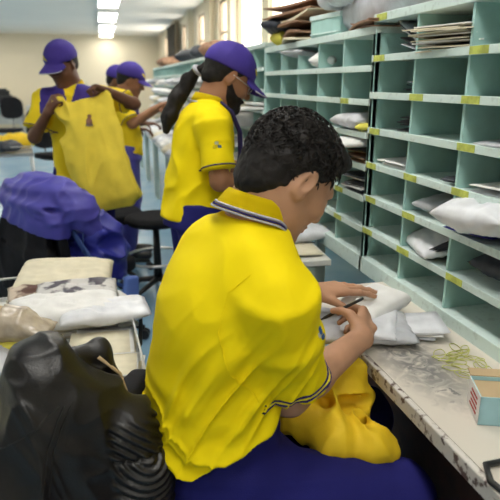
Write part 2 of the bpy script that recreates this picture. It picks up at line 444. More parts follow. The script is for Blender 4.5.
# fluorescent ceiling lights
def clight(x, y, w_=.34, l=1.75, label=None, grp=None):
    t = empty('ceiling_light', (x,y,ZC-.05), 0, label, 'ceiling light', grp)
    f = MB(); f.box(-w_/2-.02,-w_/2,-l/2,l/2,-.02,.05).box(w_/2,w_/2+.02,-l/2,l/2,-.02,.05)
    f.box(-w_/2-.02,w_/2+.02,-l/2-.02,-l/2,-.02,.05).box(-w_/2-.02,w_/2+.02,l/2,l/2+.02,-.02,.05)
    f.build('housing', M['lframe'], t)
    MB().box(-w_/2,w_/2,-l/2,l/2,-.01,.02).build('diffuser', M['light'], t)
names = ['nearest','second','third','farthest']
for i, (y, l, w_) in enumerate([(10.2,1.5,.32),(12.65,1.7,.34),(15.3,1.9,.35),(17.4,.95,.34)]):
    clight(.28+.02*i, y, w_, l, '%s glowing ceiling light of the visible row down the aisle' % names[i] if i else 'glowing ceiling light cut by the top picture edge, nearest of the row')
for y in (-1.6, .3, 2.2, 4.6, 7.4):
    clight(.27, y, .34, 1.2, 'ceiling light overhead, nearer than the visible row', 'overhead ceiling lights')
for x, y in [(-2.9,q) for q in (-1.2,1.4,4.6,8.0,11.5,14.0,16.6)]+[(-4.9,q) for q in (4.6,8.0,11.5,15.0)]:  # outer row is unseen, added to brighten the far ceiling and back wall
    clight(x, y, .34, 1.2, 'ceiling light over the left side of the room, outer ones added to brighten the far end', 'left ceiling lights')

# ------------------------------------------------------------------ sorting racks
RX, RZ0, RZ1, PY, DEP = .90, .755, 1.57, .256, .34
T = .012
def rack(y0, ncol, nrow, label, z0=RZ0, z1=RZ1, labels=range(5), y_lab=None, depth=DEP, x=RX, pan='rack_shaded'):
    """face at x, runs from y0 (far end) towards the camera"""
    t = empty('sorting_rack', (x, y0-ncol*PY/2, z0), 0, label, 'mail sorting rack')
    hl = ncol*PY/2; H = z1-z0; rh = H/nrow
    MB().box(0,depth,-hl-T,-hl,0,H).box(-.004,.014,-hl-T,-hl+T*.5,-.02,H).build('side_panel', M['rack'], t)
    MB().box(0,depth,hl,hl+T,0,H).box(-.004,.014,hl-T*.5,hl+T,-.02,H).build('side_panel', M['rack'], t)
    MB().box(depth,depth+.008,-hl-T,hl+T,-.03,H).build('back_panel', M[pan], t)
    MB().box(-.006,depth,-hl-T,hl+T,H-.004,H+.022,.002).build('top_board', M['rack_edge'], t)
    MB().box(-.01,depth,-hl-T,hl+T,-.045,.012,.002).build('base_board', M['rack_edge'], t)
    for i in range(1, nrow):
        z = H-rh*i
        s = MB().box(-.004,depth,-hl,hl,z-.006,z+.006).box(-.012,-.002,-hl,hl,z-.0105,z+.0105,.0015).build('shelf', M['rack_edge'], t)
        if labels:
            for j in labels:
                yc = hl-(j+.5)*PY
                if rnd.random() < .12: continue
                o_ = rnd.uniform(.03,.05)
                q = MB().box(-.0135,-.0115, yc+o_+.004, yc+o_+.076, z-.009, z+.010).build('shelf_label', M['label'], s)
                q.location.y = rnd.uniform(-.004,.004)
    if labels and len(labels) > 2:
        for j in (0,2):
            yc = hl-(j+.5)*PY
            MB().box(-.0085,-.0055, yc+.05, yc+.115, H-.001, H+.019).build('top_label', M['label'], t)
    for j in range(1, ncol):
        y = hl-j*PY
        MB().box(.002,depth,y-.005,y+.005,0.01,H-.004).build('divider', M['rack'], t)
    return t
rack(1.80, 5, 7, 'nearest mint green pigeonhole rack standing on the worn white desk')
rack(3.085, 5, 7, 'second mint green pigeonhole rack, behind the seated man and topped with parcels', z1=1.535, labels=[4])
rack(4.39, 5, 7, 'third mint green pigeonhole rack, behind the capped man sorting mail', z1=1.565, labels=[])
rack(5.70, 5, 7, 'fourth mint green pigeonhole rack, just left of the capped man', z1=1.565, labels=[])
rack(7.01, 5, 7, 'fifth mint green pigeonhole rack down the aisle', z1=1.565, labels=[])
rack(8.32, 5, 7, 'sixth mint green pigeonhole rack down the aisle', z1=1.565, labels=[])
rack(9.63, 5, 7, 'farthest mint green pigeonhole rack down the aisle', z1=1.565, labels=[])

# ------------------------------------------------------------------ mail pieces
def sheet_me(l, w, t, bend, seed):
    """one envelope: a thin closed slab, slightly bowed, with a flap seam"""
    r = random.Random(seed); a, b = r.uniform(-1,1)*bend, r.uniform(-1,1)*bend
    mb = MB(); nu, nv = 9, 5
    def z(u, v): return a*(u-.5)**2*4+b*(v-.5)*(u-.3)
    top = [[mb.bm.verts.new(((u/(nu-1)-.5)*l, (v/(nv-1)-.5)*w, z(u/(nu-1), v/(nv-1))+t*(.5+.5*math.sin(math.pi*u/(nu-1)))) ) for v in range(nv)] for u in range(nu)]
    bot = [[mb.bm.verts.new(((u/(nu-1)-.5)*l, (v/(nv-1)-.5)*w, z(u/(nu-1), v/(nv-1))-0*t)) for v in range(nv)] for u in range(nu)]
    for i in range(nu-1):
        for j in range(nv-1):
            mb.bm.faces.new((top[i][j],top[i+1][j],top[i+1][j+1],top[i][j+1])).smooth = True
            mb.bm.faces.new((bot[i][j],bot[i][j+1],bot[i+1][j+1],bot[i+1][j]))
    for i in range(nu-1):
        for j in (0, nv-1): mb.bm.faces.new((top[i][j],bot[i][j],bot[i+1][j],top[i+1][j]))
    for j in range(nv-1):
        for i in (0, nu-1): mb.bm.faces.new((top[i][j],top[i][j+1],bot[i][j+1],bot[i][j]))
    return mb.me('envelope')
def pouch_me(l, w, h, seed, crump=1., pw=3.):
    """soft mailer: puffed pillow with crumples and a flattened seam edge"""
    n = 30; off = seed*5.17; mb = MB()
    def f(sgn):
        g = []
        for i in range(n+1):
            row = []
            for j in range(n+1):
                u, v = i/n*2-1, j/n*2-1
                p = max(0, (1-abs(u)**pw)*(1-abs(v)**pw))**.5
                a = float(fbm(np.float64(u*2.2+off), np.float64(v*2.2+off*.7), np.float64(sgn*1.3+3)))-.5
                b = abs(float(noise(np.float64(u*3.1+off+v*1.5), np.float64(v*3.3+9), np.float64(off+sgn)))-.5)
                x = u*l/2*(1+.05*crump*a); y = v*w/2*(1+.08*crump*a)
                z = h/2+sgn*h/2*p*(1+crump*(.7*a-.9*b+.2))
                row.append((x, y, max(z, 0) if sgn < 0 else z))
            g.append(row)
        return g
    T_, B_ = f(1), f(-1)
    tv = [[mb.bm.verts.new(c) for c in r] for r in T_]
    bv = [[tv[i][j] if i in (0,n) or j in (0,n) else mb.bm.verts.new(B_[i][j]) for j in range(n+1)] for i in range(n+1)]
    for i in range(n):
        for j in range(n):
            mb.bm.faces.new((tv[i][j],tv[i+1][j],tv[i+1][j+1],tv[i][j+1])).smooth = True
            try: mb.bm.faces.new((bv[i][j],bv[i][j+1],bv[i+1][j+1],bv[i+1][j])).smooth = True
            except ValueError: pass
    return mb.me('pouch')
def put(name, me, m, loc, rot, label, cat, grp=None):
    o = link(name, me, m, None, loc, rot); return tag(o, label, cat, grp)
ENV = [sheet_me(.23,.16,.006,.010,i) for i in range(6)]
ENVM = {}
def env(loc, rot, m, label, grp, s=1., i=None):
    i = rnd.randrange(6) if i is None else i
    key = (i, m)
    if key not in ENVM:
        me = ENV[i].copy(); me.materials.append(M[m]); ENVM[key] = me
    o = bpy.data.objects.new('envelope', ENVM[key]); COL.objects.link(o)
    o.location = tuple(float(x) for x in loc); o.rotation_euler = rot; o.scale = (s,s,s) if not hasattr(s, '__len__') else s
    return tag(o, label, 'envelope', grp)
def stack(c, n, mats, label, grp, rz=0, s=1., jit=.012, tilt=0., dz=.0075):
    for k in range(n):
        env((c[0]+rnd.uniform(-jit,jit), c[1]+rnd.uniform(-jit,jit), c[2]+k*dz), (rnd.uniform(-.02,.02), tilt+rnd.uniform(-.02,.02), rz+rnd.uniform(-.12,.12)), rnd.choice(mats), label, grp, s)
rh = (RZ1-RZ0)/7
def cell(col, row): # centre of cell floor in the near rack (col 0 = far), row 0 = top
    return V(RX+.02, 1.80-(col+.5)*PY, RZ1-rh*(row+1)+.014)
# near rack contents
c = cell(0,0)
for k in range(5): env((c[0]+.12, c[1]-.03+.01*k, c[2]+.012+.012*k), (.25+.1*k,.0,.2), 'paper7' if k%2 else 'paper3', 'grey envelope slanting in the top far cell of the nearest rack', 'slanting grey envelopes in the top far cell', .85)
c = cell(1,0)
stack(c+V(.065,0.01,0), 10, ['paper2','paper','paper'], 'cream envelope in the fanned pile in the top row of the nearest rack', 'cream pile in the top row', rz=.3, s=(1.0,1.15,1.), jit=.022, dz=.0058)
c = cell(0,1); stack(c+V(.12,-.05,0), 4, ['paper7','paper3'], 'dark letter in the far cell of the second row, nearest rack', 'dark letters in second row far cell', rz=.1, s=.75, jit=.01)
c = cell(0,2); stack(c+V(.12,-.04,0), 6, ['paper7'], 'dark letter in the far cell of the third row, nearest rack', 'dark letters in third row far cell', rz=.15, s=.8, jit=.01)
c = cell(0,3); stack(c+V(.10,0,0), 2, ['paper'], 'white envelope in the far cell of the fourth row, nearest rack', 'white envelopes in fourth row far cell', rz=.05, s=.95)
c = cell(2,2); stack(c+V(.10,0,0), 1, ['paper3'], 'grey envelope lying in the third row at the right picture edge', None, rz=.2)
c = cell(2,3); stack(c+V(.11,0,0), 2, ['paper3','paper'], 'pale envelope in the fourth row at the right picture edge', 'pale envelopes in the fourth row', rz=.1)
c = cell(1,3); put('wallet', pouch_me(.07,.05,.014,31,.4), M['paper7'], c+V(.01,-.085,0), (0,0,.3), 'small black wallet lying on the fourth shelf of the nearest rack', 'wallet')
c = cell(1,4); put('mail_pouch', pouch_me(.22,.17,.05,32), M['paper3'], c+V(.10,.02,0), (0,0,.2), 'small grey mailer in the fifth row, left of the big white bag', 'mailer')
put('mail_pouch', pouch_me(.2,.11,.04,52), M['paper7'], c+V(.13,-.06,0.01), (0,0,.5), 'dark brown packet behind the small grey mailer in the fifth row', 'packet')
c = cell(2,4)
put('mail_pouch', pouch_me(.34,.25,.085,33,1.2), M['paper4'], c+V(.07,.0,.012), (-.10,.05,.1), 'big white plastic mailer bulging from the fifth row of the nearest rack', 'mailer')
put('mail_pouch', pouch_me(.22,.15,.02,34,.5), M['bag_blue'], c+V(.06,.06,0), (0,.02,.3), 'flat blue packet under the big white plastic mailer', 'packet')
c = cell(1,5)
put('mail_pouch', pouch_me(.27,.14,.055,35,.8), M['paper4'], c+V(.055,.05,0.0), (-.25,.02,1.3), 'white plastic mailer leaning out of the sixth row of the nearest rack', 'mailer')
for k in range(3):
    put('folder', pouch_me(.24,.16,.012,36+k,.2), M['paper7'], c+V(.10,-.03-.018*k,.012+.018*k), (-.55,0,.15), 'glossy black folder leaning beside the white mailer in the sixth row', 'folder', 'black folders in the sixth row')
c = cell(2,5); put('mail_pouch', pouch_me(.26,.21,.07,40,.8), M['paper7'], c+V(.14,-.02,0), (0,0,.1), 'black bag filling the sixth row cell at the right edge', 'bag')
# second rack contents (third row and below), seen past the man's hair
def cell2(col, row, y0=3.085, z1=1.535):
    r2 = (z1-RZ0)/7; return V(RX+.02, y0-(col+.5)*PY, z1-r2*(row+1)+.014)
c = cell2(4,2)
put('mail_pouch', pouch_me(.22,.2,.055,41,1.2), M['paper3'], c+V(.05,.04,0), (0,0,.1), 'crumpled grey mailer in the third row of the second rack', 'mailer')
put('mail_pouch', pouch_me(.12,.06,.025,42,.5), M['paper6'], c+V(.0,-.06,0), (0,0,.9), 'small yellow packet beside the crumpled grey mailer', 'packet')
c = cell2(4,3)
put('mail_pouch', pouch_me(.30,.22,.03,43,.5), M['paper'], c+V(-.0,.02,.05), (0,-.02,.1), 'white mailer sticking out of the fourth row of the second rack', 'mailer')
stack(c+V(.10,0,0), 5, ['paper7','paper5'], 'dark letter piled under the white mailer in the second rack', 'dark letters under the white mailer', rz=.1)
c = cell2(4,4); stack(c+V(.09,0,0), 8, ['paper7','paper5','paper7','paper'], 'dark letter in the fifth row of the second rack', 'dark letters in the fifth row of second rack', rz=.1)
c = cell2(2,0); put('mail_pouch', pouch_me(.2,.12,.06,44,1), M['paper'], c+V(.06,-.04,0), (0,0,.9), 'white paper bag hanging in the top row of the second rack', 'mailer')
c = cell2(1,0); put('mail_pouch', pouch_me(.24,.18,.03,45,1), M['paper3'], c+V(.06,-.06,.05), (0,.1,.4), 'grey paper curling in the top row of the second rack', 'mailer')
# mail along the third rack's middle row, and filling the far racks
c = cell2(1,3,4.39,1.565)
for k, (dy, m, s, z) in enumerate([(.18,'paper',.3,0),(-.05,'paper3',.36,.01),(-.34,'paper4',.36,.02),(.1,'paper6',.16,0),(-.55,'paper',.3,.0)]):
    put('mail_pouch', pouch_me(s,.2,.085,60+k,1.1), M[m], (RX-.06, c[1]+dy, c[2]+z), (0,0,rnd.uniform(-.5,.5)), ['white','grey','milky white','small yellow','pale white'][k]+' mailer heaped on the middle shelf beside the capped man', 'mailer')
for ri, y0 in enumerate((4.39, 5.70, 7.01, 8.32, 9.63)):
    for row in range(1, 7):
        for col in range(5):
            if rnd.random() < (.35 if ri == 0 else .22): continue
            if ri == 0 and row == 3: continue
            c = cell2(col, row, y0, 1.565); m = rnd.choice(['paper','paper','paper3','paper4','paper2'])
            if rnd.random() < .5 and ri:
                if ('p', m) not in ENVM:
                    me = pouch_me(.26,.2,.07,70+len(ENVM),1.1); me.materials.append(M[m]); ENVM[('p', m)] = me
                o = bpy.data.objects.new('mail_pouch', ENVM[('p', m)]); COL.objects.link(o); o.location = tuple(c+V(rnd.uniform(-.07,.04),0,0)); o.rotation_euler = (0,0,rnd.uniform(-.3,.3))
                tag(o, 'pale mailer poking out of a cell of the racks down the aisle', 'mailer', 'mailers in the far racks')
            else:
                for k in range(2):
                    env(c+V(rnd.uniform(-.05,.08),0,k*.02), (0,rnd.uniform(-.05,.1),rnd.uniform(-.3,.3)), m, 'pale envelope in a cell of the racks down the aisle', 'envelopes in the far racks', (1.,1.2,2.2))
# on top of the racks
ztop = 1.558
def crate():
    t = empty('card_file_box', (1.06,2.42,ztop), .12, 'pale teal file box on top of the second rack', 'file box')
    MB().box(-.1,.1,-.13,.13,0,.085,.004).build('body', M['rack'], t)
    MB().box(-.105,.105,-.135,.135,.08,.10,.003).build('lid', M['rack_edge'], t)
    MB().box(-.108,-.100,-.12,.12,.02,.026).build('ridge', M['rack_edge'], t)
crate()
put('mail_pouch', pouch_me(.74,.27,.17,81,.9,4), M['paper3'], (1.08,1.98,ztop), (.02,0,1.45), 'long rolled grey plastic sheet on top of the racks', 'mail parcel')
put('mail_pouch', pouch_me(.42,.3,.1,87,1.2,4), M['paper4'], (1.05,2.28,ztop+.11), (.05,0,1.3), 'pale grey plastic bag slumped over the teal file box', 'mail parcel')
for k in range(6):
    put('newspaper', sheet_me(.40,.27,.012,.03,90+k), M['paper5' if k%3 else 'paper2'], (1.02+.02*(k%2),2.74+.012*k,ztop+.02+k*.028), (.05*(k%3-1),.03+.03*(k%2),1.3+.14*k), 'brown folded newspaper in the leaning heap on the second rack', 'newspaper', 'brown newspapers heaped on the second rack')
put('mail_pouch', pouch_me(.3,.22,.07,84,1.1), M['paper7'], (.99,2.93,ztop+.04), (0,.2,.7), 'dark packet tipping off the heap of brown newspapers', 'packet')
put('mail_pouch', pouch_me(.13,.10,.075,85,.4), M['paper6'], (.95,2.92,ztop), (0,0,.3), 'small yellow packet under the dark packet on the rack', 'packet')
stack((.99,1.90,ztop), 3, ['paper6','paper5'], 'yellowish folder under the rolled grey plastic sheet', 'folders under the grey plastic sheet', rz=1.4, s=1.2)
put('mail_pouch', pouch_me(.22,.16,.05,86,1.2), M['kraft'], (1.0,1.42,1.595), (0,0,.5), 'crumpled brown packet on top of the nearest rack', 'packet')
for k, (y, s) in enumerate([(5.0,.2),(5.6,.3),(6.5,.22),(8.3,.25)]):
    put('mail_pouch', pouch_me(s*1.4,s,.12,95+k,1.), M[['paper5','paper7','paper7','paper5'][k]], (1.02,y,1.588), (0,0,.4+k), ['brown','black','small dark','faded brown'][k]+' bundle on top of the far racks', 'bundle')

# ------------------------------------------------------------------ desks
def desk():
    t = empty('sorting_desk', (.92,.68,0), 0, 'long worn white laminate desk under the nearest rack', 'desk')
    MB().box(.602-.92,1.27-.92,-.95,.94,.70,.73).build('worktop', M['desk'], t)
    MB().box(.588-.92,.602-.92,-.95,.94,.695,.7305,.003).build('edge_strip', M['desk_edge'], t)
    for x, y in ((.12,.90),(.33,.90),(.12,-.92),(.33,-.92)):
        MB().box(x-.02,x+.02,y-.02,y+.02,0,.70).build('leg', M['tleg'], t)
    MB().box(-.17,-.15,-.93,.92,.0,.70).build('modesty_panel', M['under'], t)
    return t
dk = desk()
# the metal hoop clip at the near corner of the desk edge
tag(MB().tube([(.60,.62,.735),(.59,.66,.738),(.61,.70,.738),(.67,.70,.738),(.74,.66,.738),(.78,.60,.738)], .006, 10).build('cable', M['black_plastic']), 'dark cable curling over the near corner of the worn desk', 'cable')
def far_table():
    t = empty('work_table', (.52,2.30,0), R_(-4), 'white work table with mint steel frame beyond the seated man', 'table')
    MB().box(.02,.33,-.37,.55,.70,.725,.004).build('tabletop', M['table'], t)
    MB().box(.04,.31,-.355,-.335,.63,.70).box(.04,.31,.52,.54,.63,.70).box(.29,.31,-.355,.54,.63,.70).box(.04,.06,-.355,.54,.63,.70).build('apron', M['tleg'], t)
    for x in (.06,.29):
        for y in (-.335,.52): MB().box(x-.02,x+.02,y-.02,y+.02,0,.70).build('leg', M['tleg'], t)
far_table()
put('mail_pouch', pouch_me(.36,.22,.055,101,.8,4), M['paper4'], (.755,2.22,.728), (0,0,.25), 'grey white parcel lying on the white work table', 'parcel')
stack((.66,2.05,.728), 2, ['paper2','paper'], 'flat cream envelope at the front of the work table', 'flat envelopes on the work table', rz=.0, s=(1.3,1.1,1))
# further tables under the far racks
for i, y in enumerate((3.55, 4.95, 6.3, 7.65, 9.0)):
    t = empty('work_table', (.82,y,0), 0, ['white table under the third rack','white table under the fourth rack','white table under the fifth rack','white table under the sixth rack','white table under the farthest rack'][i], 'table')
    MB().box(-.22,.42,-.62,.62,.68,.705,.004).build('tabletop', M['table'], t)
    for x in (-.19,.39):
        for yy in (-.58,.58): MB().box(x-.02,x+.02,yy-.02,yy+.02,0,.68).build('leg', M['tleg'], t)
    for k in range(4):
        if i == 0 and k < 1: continue
        put('mail_pouch', pouch_me(.3,.22,.10,110+i*5+k,1.2), M[['paper','paper4','paper3','paper2'][k]], (.72,y-.45+.3*k,.708), (0,0,rnd.uniform(-.6,.6)), 'pale parcel heaped on the tables down the aisle', 'parcel', 'parcels on the aisle tables')

# ------------------------------------------------------------------ on the near desk
def small_box():
    t = empty('small_carton', (.745,.835,.7305), R_(-22), 'small open pale blue and white carton on the desk, right edge', 'carton')
    b = MB(); a, d, h, th = .055,.042,.062,.002
    b.box(-a,a,-d,-d+th,0,h).box(-a,a,d-th,d,0,h).box(-a,-a+th,-d,d,0,h).box(a-th,a,-d,d,0,h).box(-a,a,-d,d,0,th)
    b.build('carton_body', M['bluebox'], t)
    MB().box(-a-.001,-a,-d,d,.001,h).build('white_side', M['paper'], t)
    MB().box(-a+.002,a-.002,-d+.002,d-.002,h-.010,h-.008).build('inner_card', M['kraft'], t)
    MB().box(-a,a,0,.026,0,.002, M4=Matrix.Translation((0,d,h))@Matrix.Rotation(R_(8),4,'X')).build('flap', M['kraft'], t)
    for k in range(4):
        MB().box(-a-.0018,-a-.001,-.026,.022-.006*(k%2),.012+.011*k,.017+.011*k).build('print_line', M['redink'], t)
small_box()
mb = MB(); r = random.Random(5)
bands = []
for k in range(26):
    cx, cy = .80+r.uniform(-.045,.045), 1.02+r.uniform(-.09,.10); a = r.uniform(0,3.14); L, Wd = r.uniform(.02,.034), r.uniform(.006,.014)
    pts = []
    for q in range(12):
        th = q/12*2*math.pi; x, y = L*math.cos(th), Wd*math.sin(th)
        pts.append((cx+x*math.cos(a)-y*math.sin(a), cy+x*math.sin(a)+y*math.cos(a), .7325+.0011*(k%5)+.002*math.sin(th*2+k)**2))
    o = MB().tube(pts, .0011, 5, closed=True).build('rubber_band', M['rubber'])
    origin_base(o); tag(o, 'yellow green rubber band in the loose pile on the desk', 'rubber band', 'rubber bands on the desk')

# ------------------------------------------------------------------ chairs and what hangs on them
def swivel_base(t, r=.30, a0=0, hgt=.40):
    MB().tube([(0,0,.10),(0,0,hgt)], [.028,.022], 14).build('column', M['black_plastic'], t)
    for k in range(5):
        a = a0+k*2*math.pi/5; c, s = math.cos(a), math.sin(a)
        leg = MB().tube([(0,0,.11),(.12*c,.12*s,.10),(r*c,r*s,.065)], [.024,.02,.014], 8).build('leg', M['black_plastic'], t)
        mb = MB()
        for q in (-1,1):
            p = V(r*c-q*.014*s, r*s+q*.014*c, .028); ax = V(-s,c,0)
            mb.tube([p-ax*.009, p+ax*.009], .027, 14)
        mb.build('caster', M['black_plastic'], leg)
def office_chair(name_label, loc, rz, seat_z=.47, back=True, back_h=.42, back_w=.44, grp=None, back_z=.17, r=.30, tilt=.12):
    t = empty('office_chair', loc, rz, name_label, 'office chair', grp)
    swivel_base(t, r, .3, seat_z-.07)
    S = Sdf(.008); S.fn(lambda x,y,z: (np.maximum(0,(np.abs(x/.22)**4+np.abs(y/.225)**4))**.25-1)*.2, (-.23,-.23,-.05), (.23,.23,.05), .001)
    S.ops = []; 
    def seat(x, y, z):
        q = ((np.abs(x/.225)**3.5+np.abs(y/.23)**3.5)**(1/3.5)-1)*.225; h = np.abs(z+.012*(x/.22)**2)-.032
        return np.minimum(np.maximum(q, h), 0)+np.sqrt(np.maximum(q+.012,0)**2+np.maximum(h+.012,0)**2)-.012
    S.fn(seat, (-.24,-.24,-.06), (.24,.24,.06), .001)
    link('seat', S.mesh('seat', 1), M['black_fabric'], t, loc=(0,0,seat_z-.032))
    if back:
        def bk(x, y, z):
            q = ((np.abs(y/(back_w/2))**3+np.abs(z/(back_h/2))**3)**(1/3)-1)*back_w/2; h = np.abs(x+.05*(y/.2)**2-.02)-.028
            return np.minimum(np.maximum(q, h), 0)+np.sqrt(np.maximum(q+.015,0)**2+np.maximum(h+.015,0)**2)-.015
        S = Sdf(.008).fn(bk, (-.1,-back_w/2,-back_h/2), (.08,back_w/2,back_h/2), .001)
        link('backrest', S.mesh('backrest', 1), M['black_fabric'], t, loc=(-.23,0,seat_z+back_z+back_h/2), rot=(0,-tilt,0))
        MB().tube([(-.10,0,seat_z-.07),(-.24,0,seat_z-.06),(-.275,0,seat_z+.02),(-.285,0,seat_z+back_z+.12)], .022, 10, flat=(0,1,0)).build('back_bracket', M['black_plastic'], t)
    return t
# the seated man's chair
office_chair('black office chair carrying the seated man, its backrest at his hip', (.20,1.07,0), R_(-30), .445, back_h=.29, back_z=-.04, back_w=.40, r=.29)
# chair under the leather jacket
aj = R_(118); CJ = V(-.135,1.0,0)+.23*V(math.cos(aj),math.sin(aj),0)
office_chair('black office chair hidden under the leather jacket in the foreground', tuple(CJ), aj, .45, back_h=.36, back_w=.34, back_z=.0-.05, r=.28)

def leather_jacket():
    # local frame: x = facing direction of the chair, y = its left, origin at the backrest's foot
    ex = V(math.cos(aj), math.sin(aj), 0); ey = V(-ex[1], ex[0], 0)
    O = CJ-.23*ex
    o = None
    S = Sdf(.0032).frame(O, ex, ey, Z)
    secs = [((-.03,-.01,.36),.205,.105),((-.03,-.02,.52),.185,.105),((-.02,-.035,.68),.142,.098),((0,-.022,.80),.100,.085),((.005,-.005,.868),.066,.062),((.01,0,.905),.038,.036)]
    S.loft(secs, (0,1,0), .05, 2.3)
    S.ell((.008,0,.888),(.040,.050,.030),.03)
    # sleeve falling on the right of the picture, with a quilted elbow
    sl = [(-.02,-.09,.79),(-.07,-.125,.72),(-.095,-.135,.64),(-.10,-.13,.54),(-.08,-.13,.40)]
    S.chain(sl, [.040,.056,.064,.066,.060], .022)
    sl2 = [(.0,.06,.72),(-.02,.115,.62),(-.05,.19,.52),(-.05,.20,.38)]
    S.chain(sl2, [.045,.052,.058,.055], .03)
    # standing collar and lapel
    S.chain([(.05,-.085,.845),(.055,-.135,.835),(.045,-.155,.77),(.03,-.165,.69)], [.012,.020,.014,.010], .010)
    def dd(x, y, z):
        X = (x-O[0])*ex[0]+(y-O[1])*ex[1]; Y = (x-O[0])*ey[0]+(y-O[1])*ey[1]; Zz = z
        rib = np.clip((-.055-Y)/.015,0,1)*np.clip((.765-Zz)/.015,0,1)*np.clip((-X-.03)/.03,0,1)
        up_ = Zz > .690
        q = np.where(up_, (Zz-.69)*.85-(Y+.06)*.75, np.sqrt((Y+.125)**2+((Zz-.70)*1.0)**2))
        gap = np.exp(-((Zz-.690)/.004)**2)
        a = rib*(.0036*np.cos(q*2*math.pi/.0165)+.005*gap*-1)
        n = 1-np.abs(2*noise(X*8, Y*9+4, Zz*5+2*noise(X*6,Y*6,Zz*6))-1)
        # long seam ridge down the back panel
        seam = np.exp(-((Y-.055+.22*(.80-Zz))/.004)**2)+np.exp(-((Y-.068+.22*(.80-Zz))/.004)**2)
        seam2 = np.exp(-((Zz-.60-.9*(Y+.0))/.005)**2)*0
        n2 = 1-np.abs(2*noise(X*16+Zz*6, Y*20-Zz*8, Zz*11+1.5*noise(X*14,Y*14,Zz*14))-1)
        return -a-.016*(n**2-.4)*(1-rib)-.006*(n2**2-.35)*(1-rib)-.0022*seam*np.clip((-X+.0)/.03,0,1)-.003*(noise(X*30,Y*30,Zz*22)-.5)
    S.disp(dd)
    o = link('leather_jacket', S.mesh('leather_jacket', 1), M['leather'])
    o2 = origin_base(o)
    for dy in (0,.012):
        surf_tube(o, [O+ex*-.2+ey*b+Z*c for b,c in [(.085-dy,.60),(.07-dy,.68),(.045-dy,.76),(.015-dy,.81),(-.0-dy,.83)]], ex, .0014, 'seam', M['leather'], o)
    surf_tube(o, [O+ex*-.2+ey*b+Z*c for b,c in [(.01,.83),(.06,.80),(.12,.75)]], ex, .0014, 'seam', M['leather'], o)
    tag(o, 'black leather jacket with ribbed elbow draped over the chair in the foreground', 'jacket')
    mb = MB().tube([tuple(O+ex*a+ey*b+Z*c) for a,b,c in [(.030,-.125,.838),(.020,-.165,.79),(.010,-.176,.73),(.0,-.186,.66),(-.01,-.195,.58)]], .004, 6)
    link('zip_edge', mb.me(), M['kraft'], o, world=True)
leather_jacket()

# chair further back with the purple jacket, and the blue bag on its seat
CB = V(-.13,3.02,0); ab = R_(38)
office_chair('black office chair draped with a purple jacket, beyond the mail trolleys', tuple(CB), ab, .47, back_h=.34, back_w=.40, back_z=.02, r=.30)
def drape(label):
    ex = V(math.cos(ab), math.sin(ab), 0); ey = V(-ex[1], ex[0], 0); O = CB-.235*ex
    S = Sdf(.008).frame(O, ex, ey, Z)
    S.loft([((-.02,.02,.70),.235,.100),((-.01,.0,.82),.225,.105),((.0,0,.90),.19,.085),((.0,0,.95),.12,.05)], (0,1,0), .05, 2.4)
    S.chain([(.02,-.16,.88),(.06,-.24,.80),(.10,-.26,.70)], [.06,.07,.05], .04)
    def dd(x, y, z):
        n = 1-np.abs(2*noise(x*10+2*noise(x*6,y*6,z*6)*2, y*10, z*8+x*6)-1)
        n2 = 1-np.abs(2*noise(x*18-z*10, y*18+z*8, z*14+4)-1)
        return -(.012*(n**2-.3)+.007*(n2**2-.35))*np.clip((z-.69)/.06,0,1)
    S.disp(dd)
    o = link('jacket', S.mesh('jacket', 1), M['jacket_purple']); origin_base(o); tag(o, label, 'jacket')
    # dark lining hanging behind the backrest
    S = Sdf(.008).frame(O, ex, ey, Z)
    S.loft([((-.07,.08,.16),.20,.05),((-.09,.07,.40),.225,.07),((-.07,.06,.60),.215,.07),((-.05,.03,.74),.18,.05)], (0,1,0), .05, 2.6)
    S.disp(lambda x,y,z: -.02*((1-np.abs(2*noise(x*12,y*12,z*3)-1))**2-.4))
    o = link('coat', S.mesh('coat', 1), M['black_fabric']); origin_base(o); tag(o, 'long black coat hanging down the back of the purple draped chair', 'coat')
drape('purple nylon jacket thrown over the back of an office chair')
def blue_bag():
    t = empty('backpack', (-.085,2.86,.46), R_(30), 'royal blue backpack with slate straps, hanging on the purple draped chair', 'backpack')
    S = Sdf(.007)
    S.loft([((0,0,-.02),.17,.12),((.01,0,.10),.175,.12),((.0,0,.22),.15,.10),((-.01,0,.29),.10,.06)], (0,1,0), .05, 2.8)
    S.ell((.09,-.02,.08), (.07,.12,.08), .03)
    S.disp(lambda x,y,z: -.024*((1-np.abs(2*noise(x*10+3,y*10,z*14+x*8)-1))**2-.4))
    link('body', S.mesh('body', 1), M['bag_blue'], t)
    g = [(-.12,.02,.27),(-.13,-.10,.20),(-.10,-.19,.08),(-.02,-.225,-.02),(.05,-.235,-.06)]
    MB().tube(g, .024, 8, flat=(1,0,0)).build('strap', M['strap_blue'], t)
    MB().tube([(-.05,-.05,.30),(-.10,-.11,.27),(-.12,-.14,.20),(-.13,-.14,.14)], .012, 8, flat=(1,0,0)).build('strap', M['strap_blue'], t)
    S = Sdf(.006).loft([((.05,-.25,-.10),.045,.022),((.06,-.25,.0),.04,.02)], (1,0,0), .02, 3)
    link('side_pocket', S.mesh('p',1), M['buckle_blue'], t)
    MB().tube([(-.04,-.03,.30),(-.03,.0,.335),(-.04,.04,.30)], .008, 8).build('grab_handle', M['strap_blue'], t)
blue_bag()
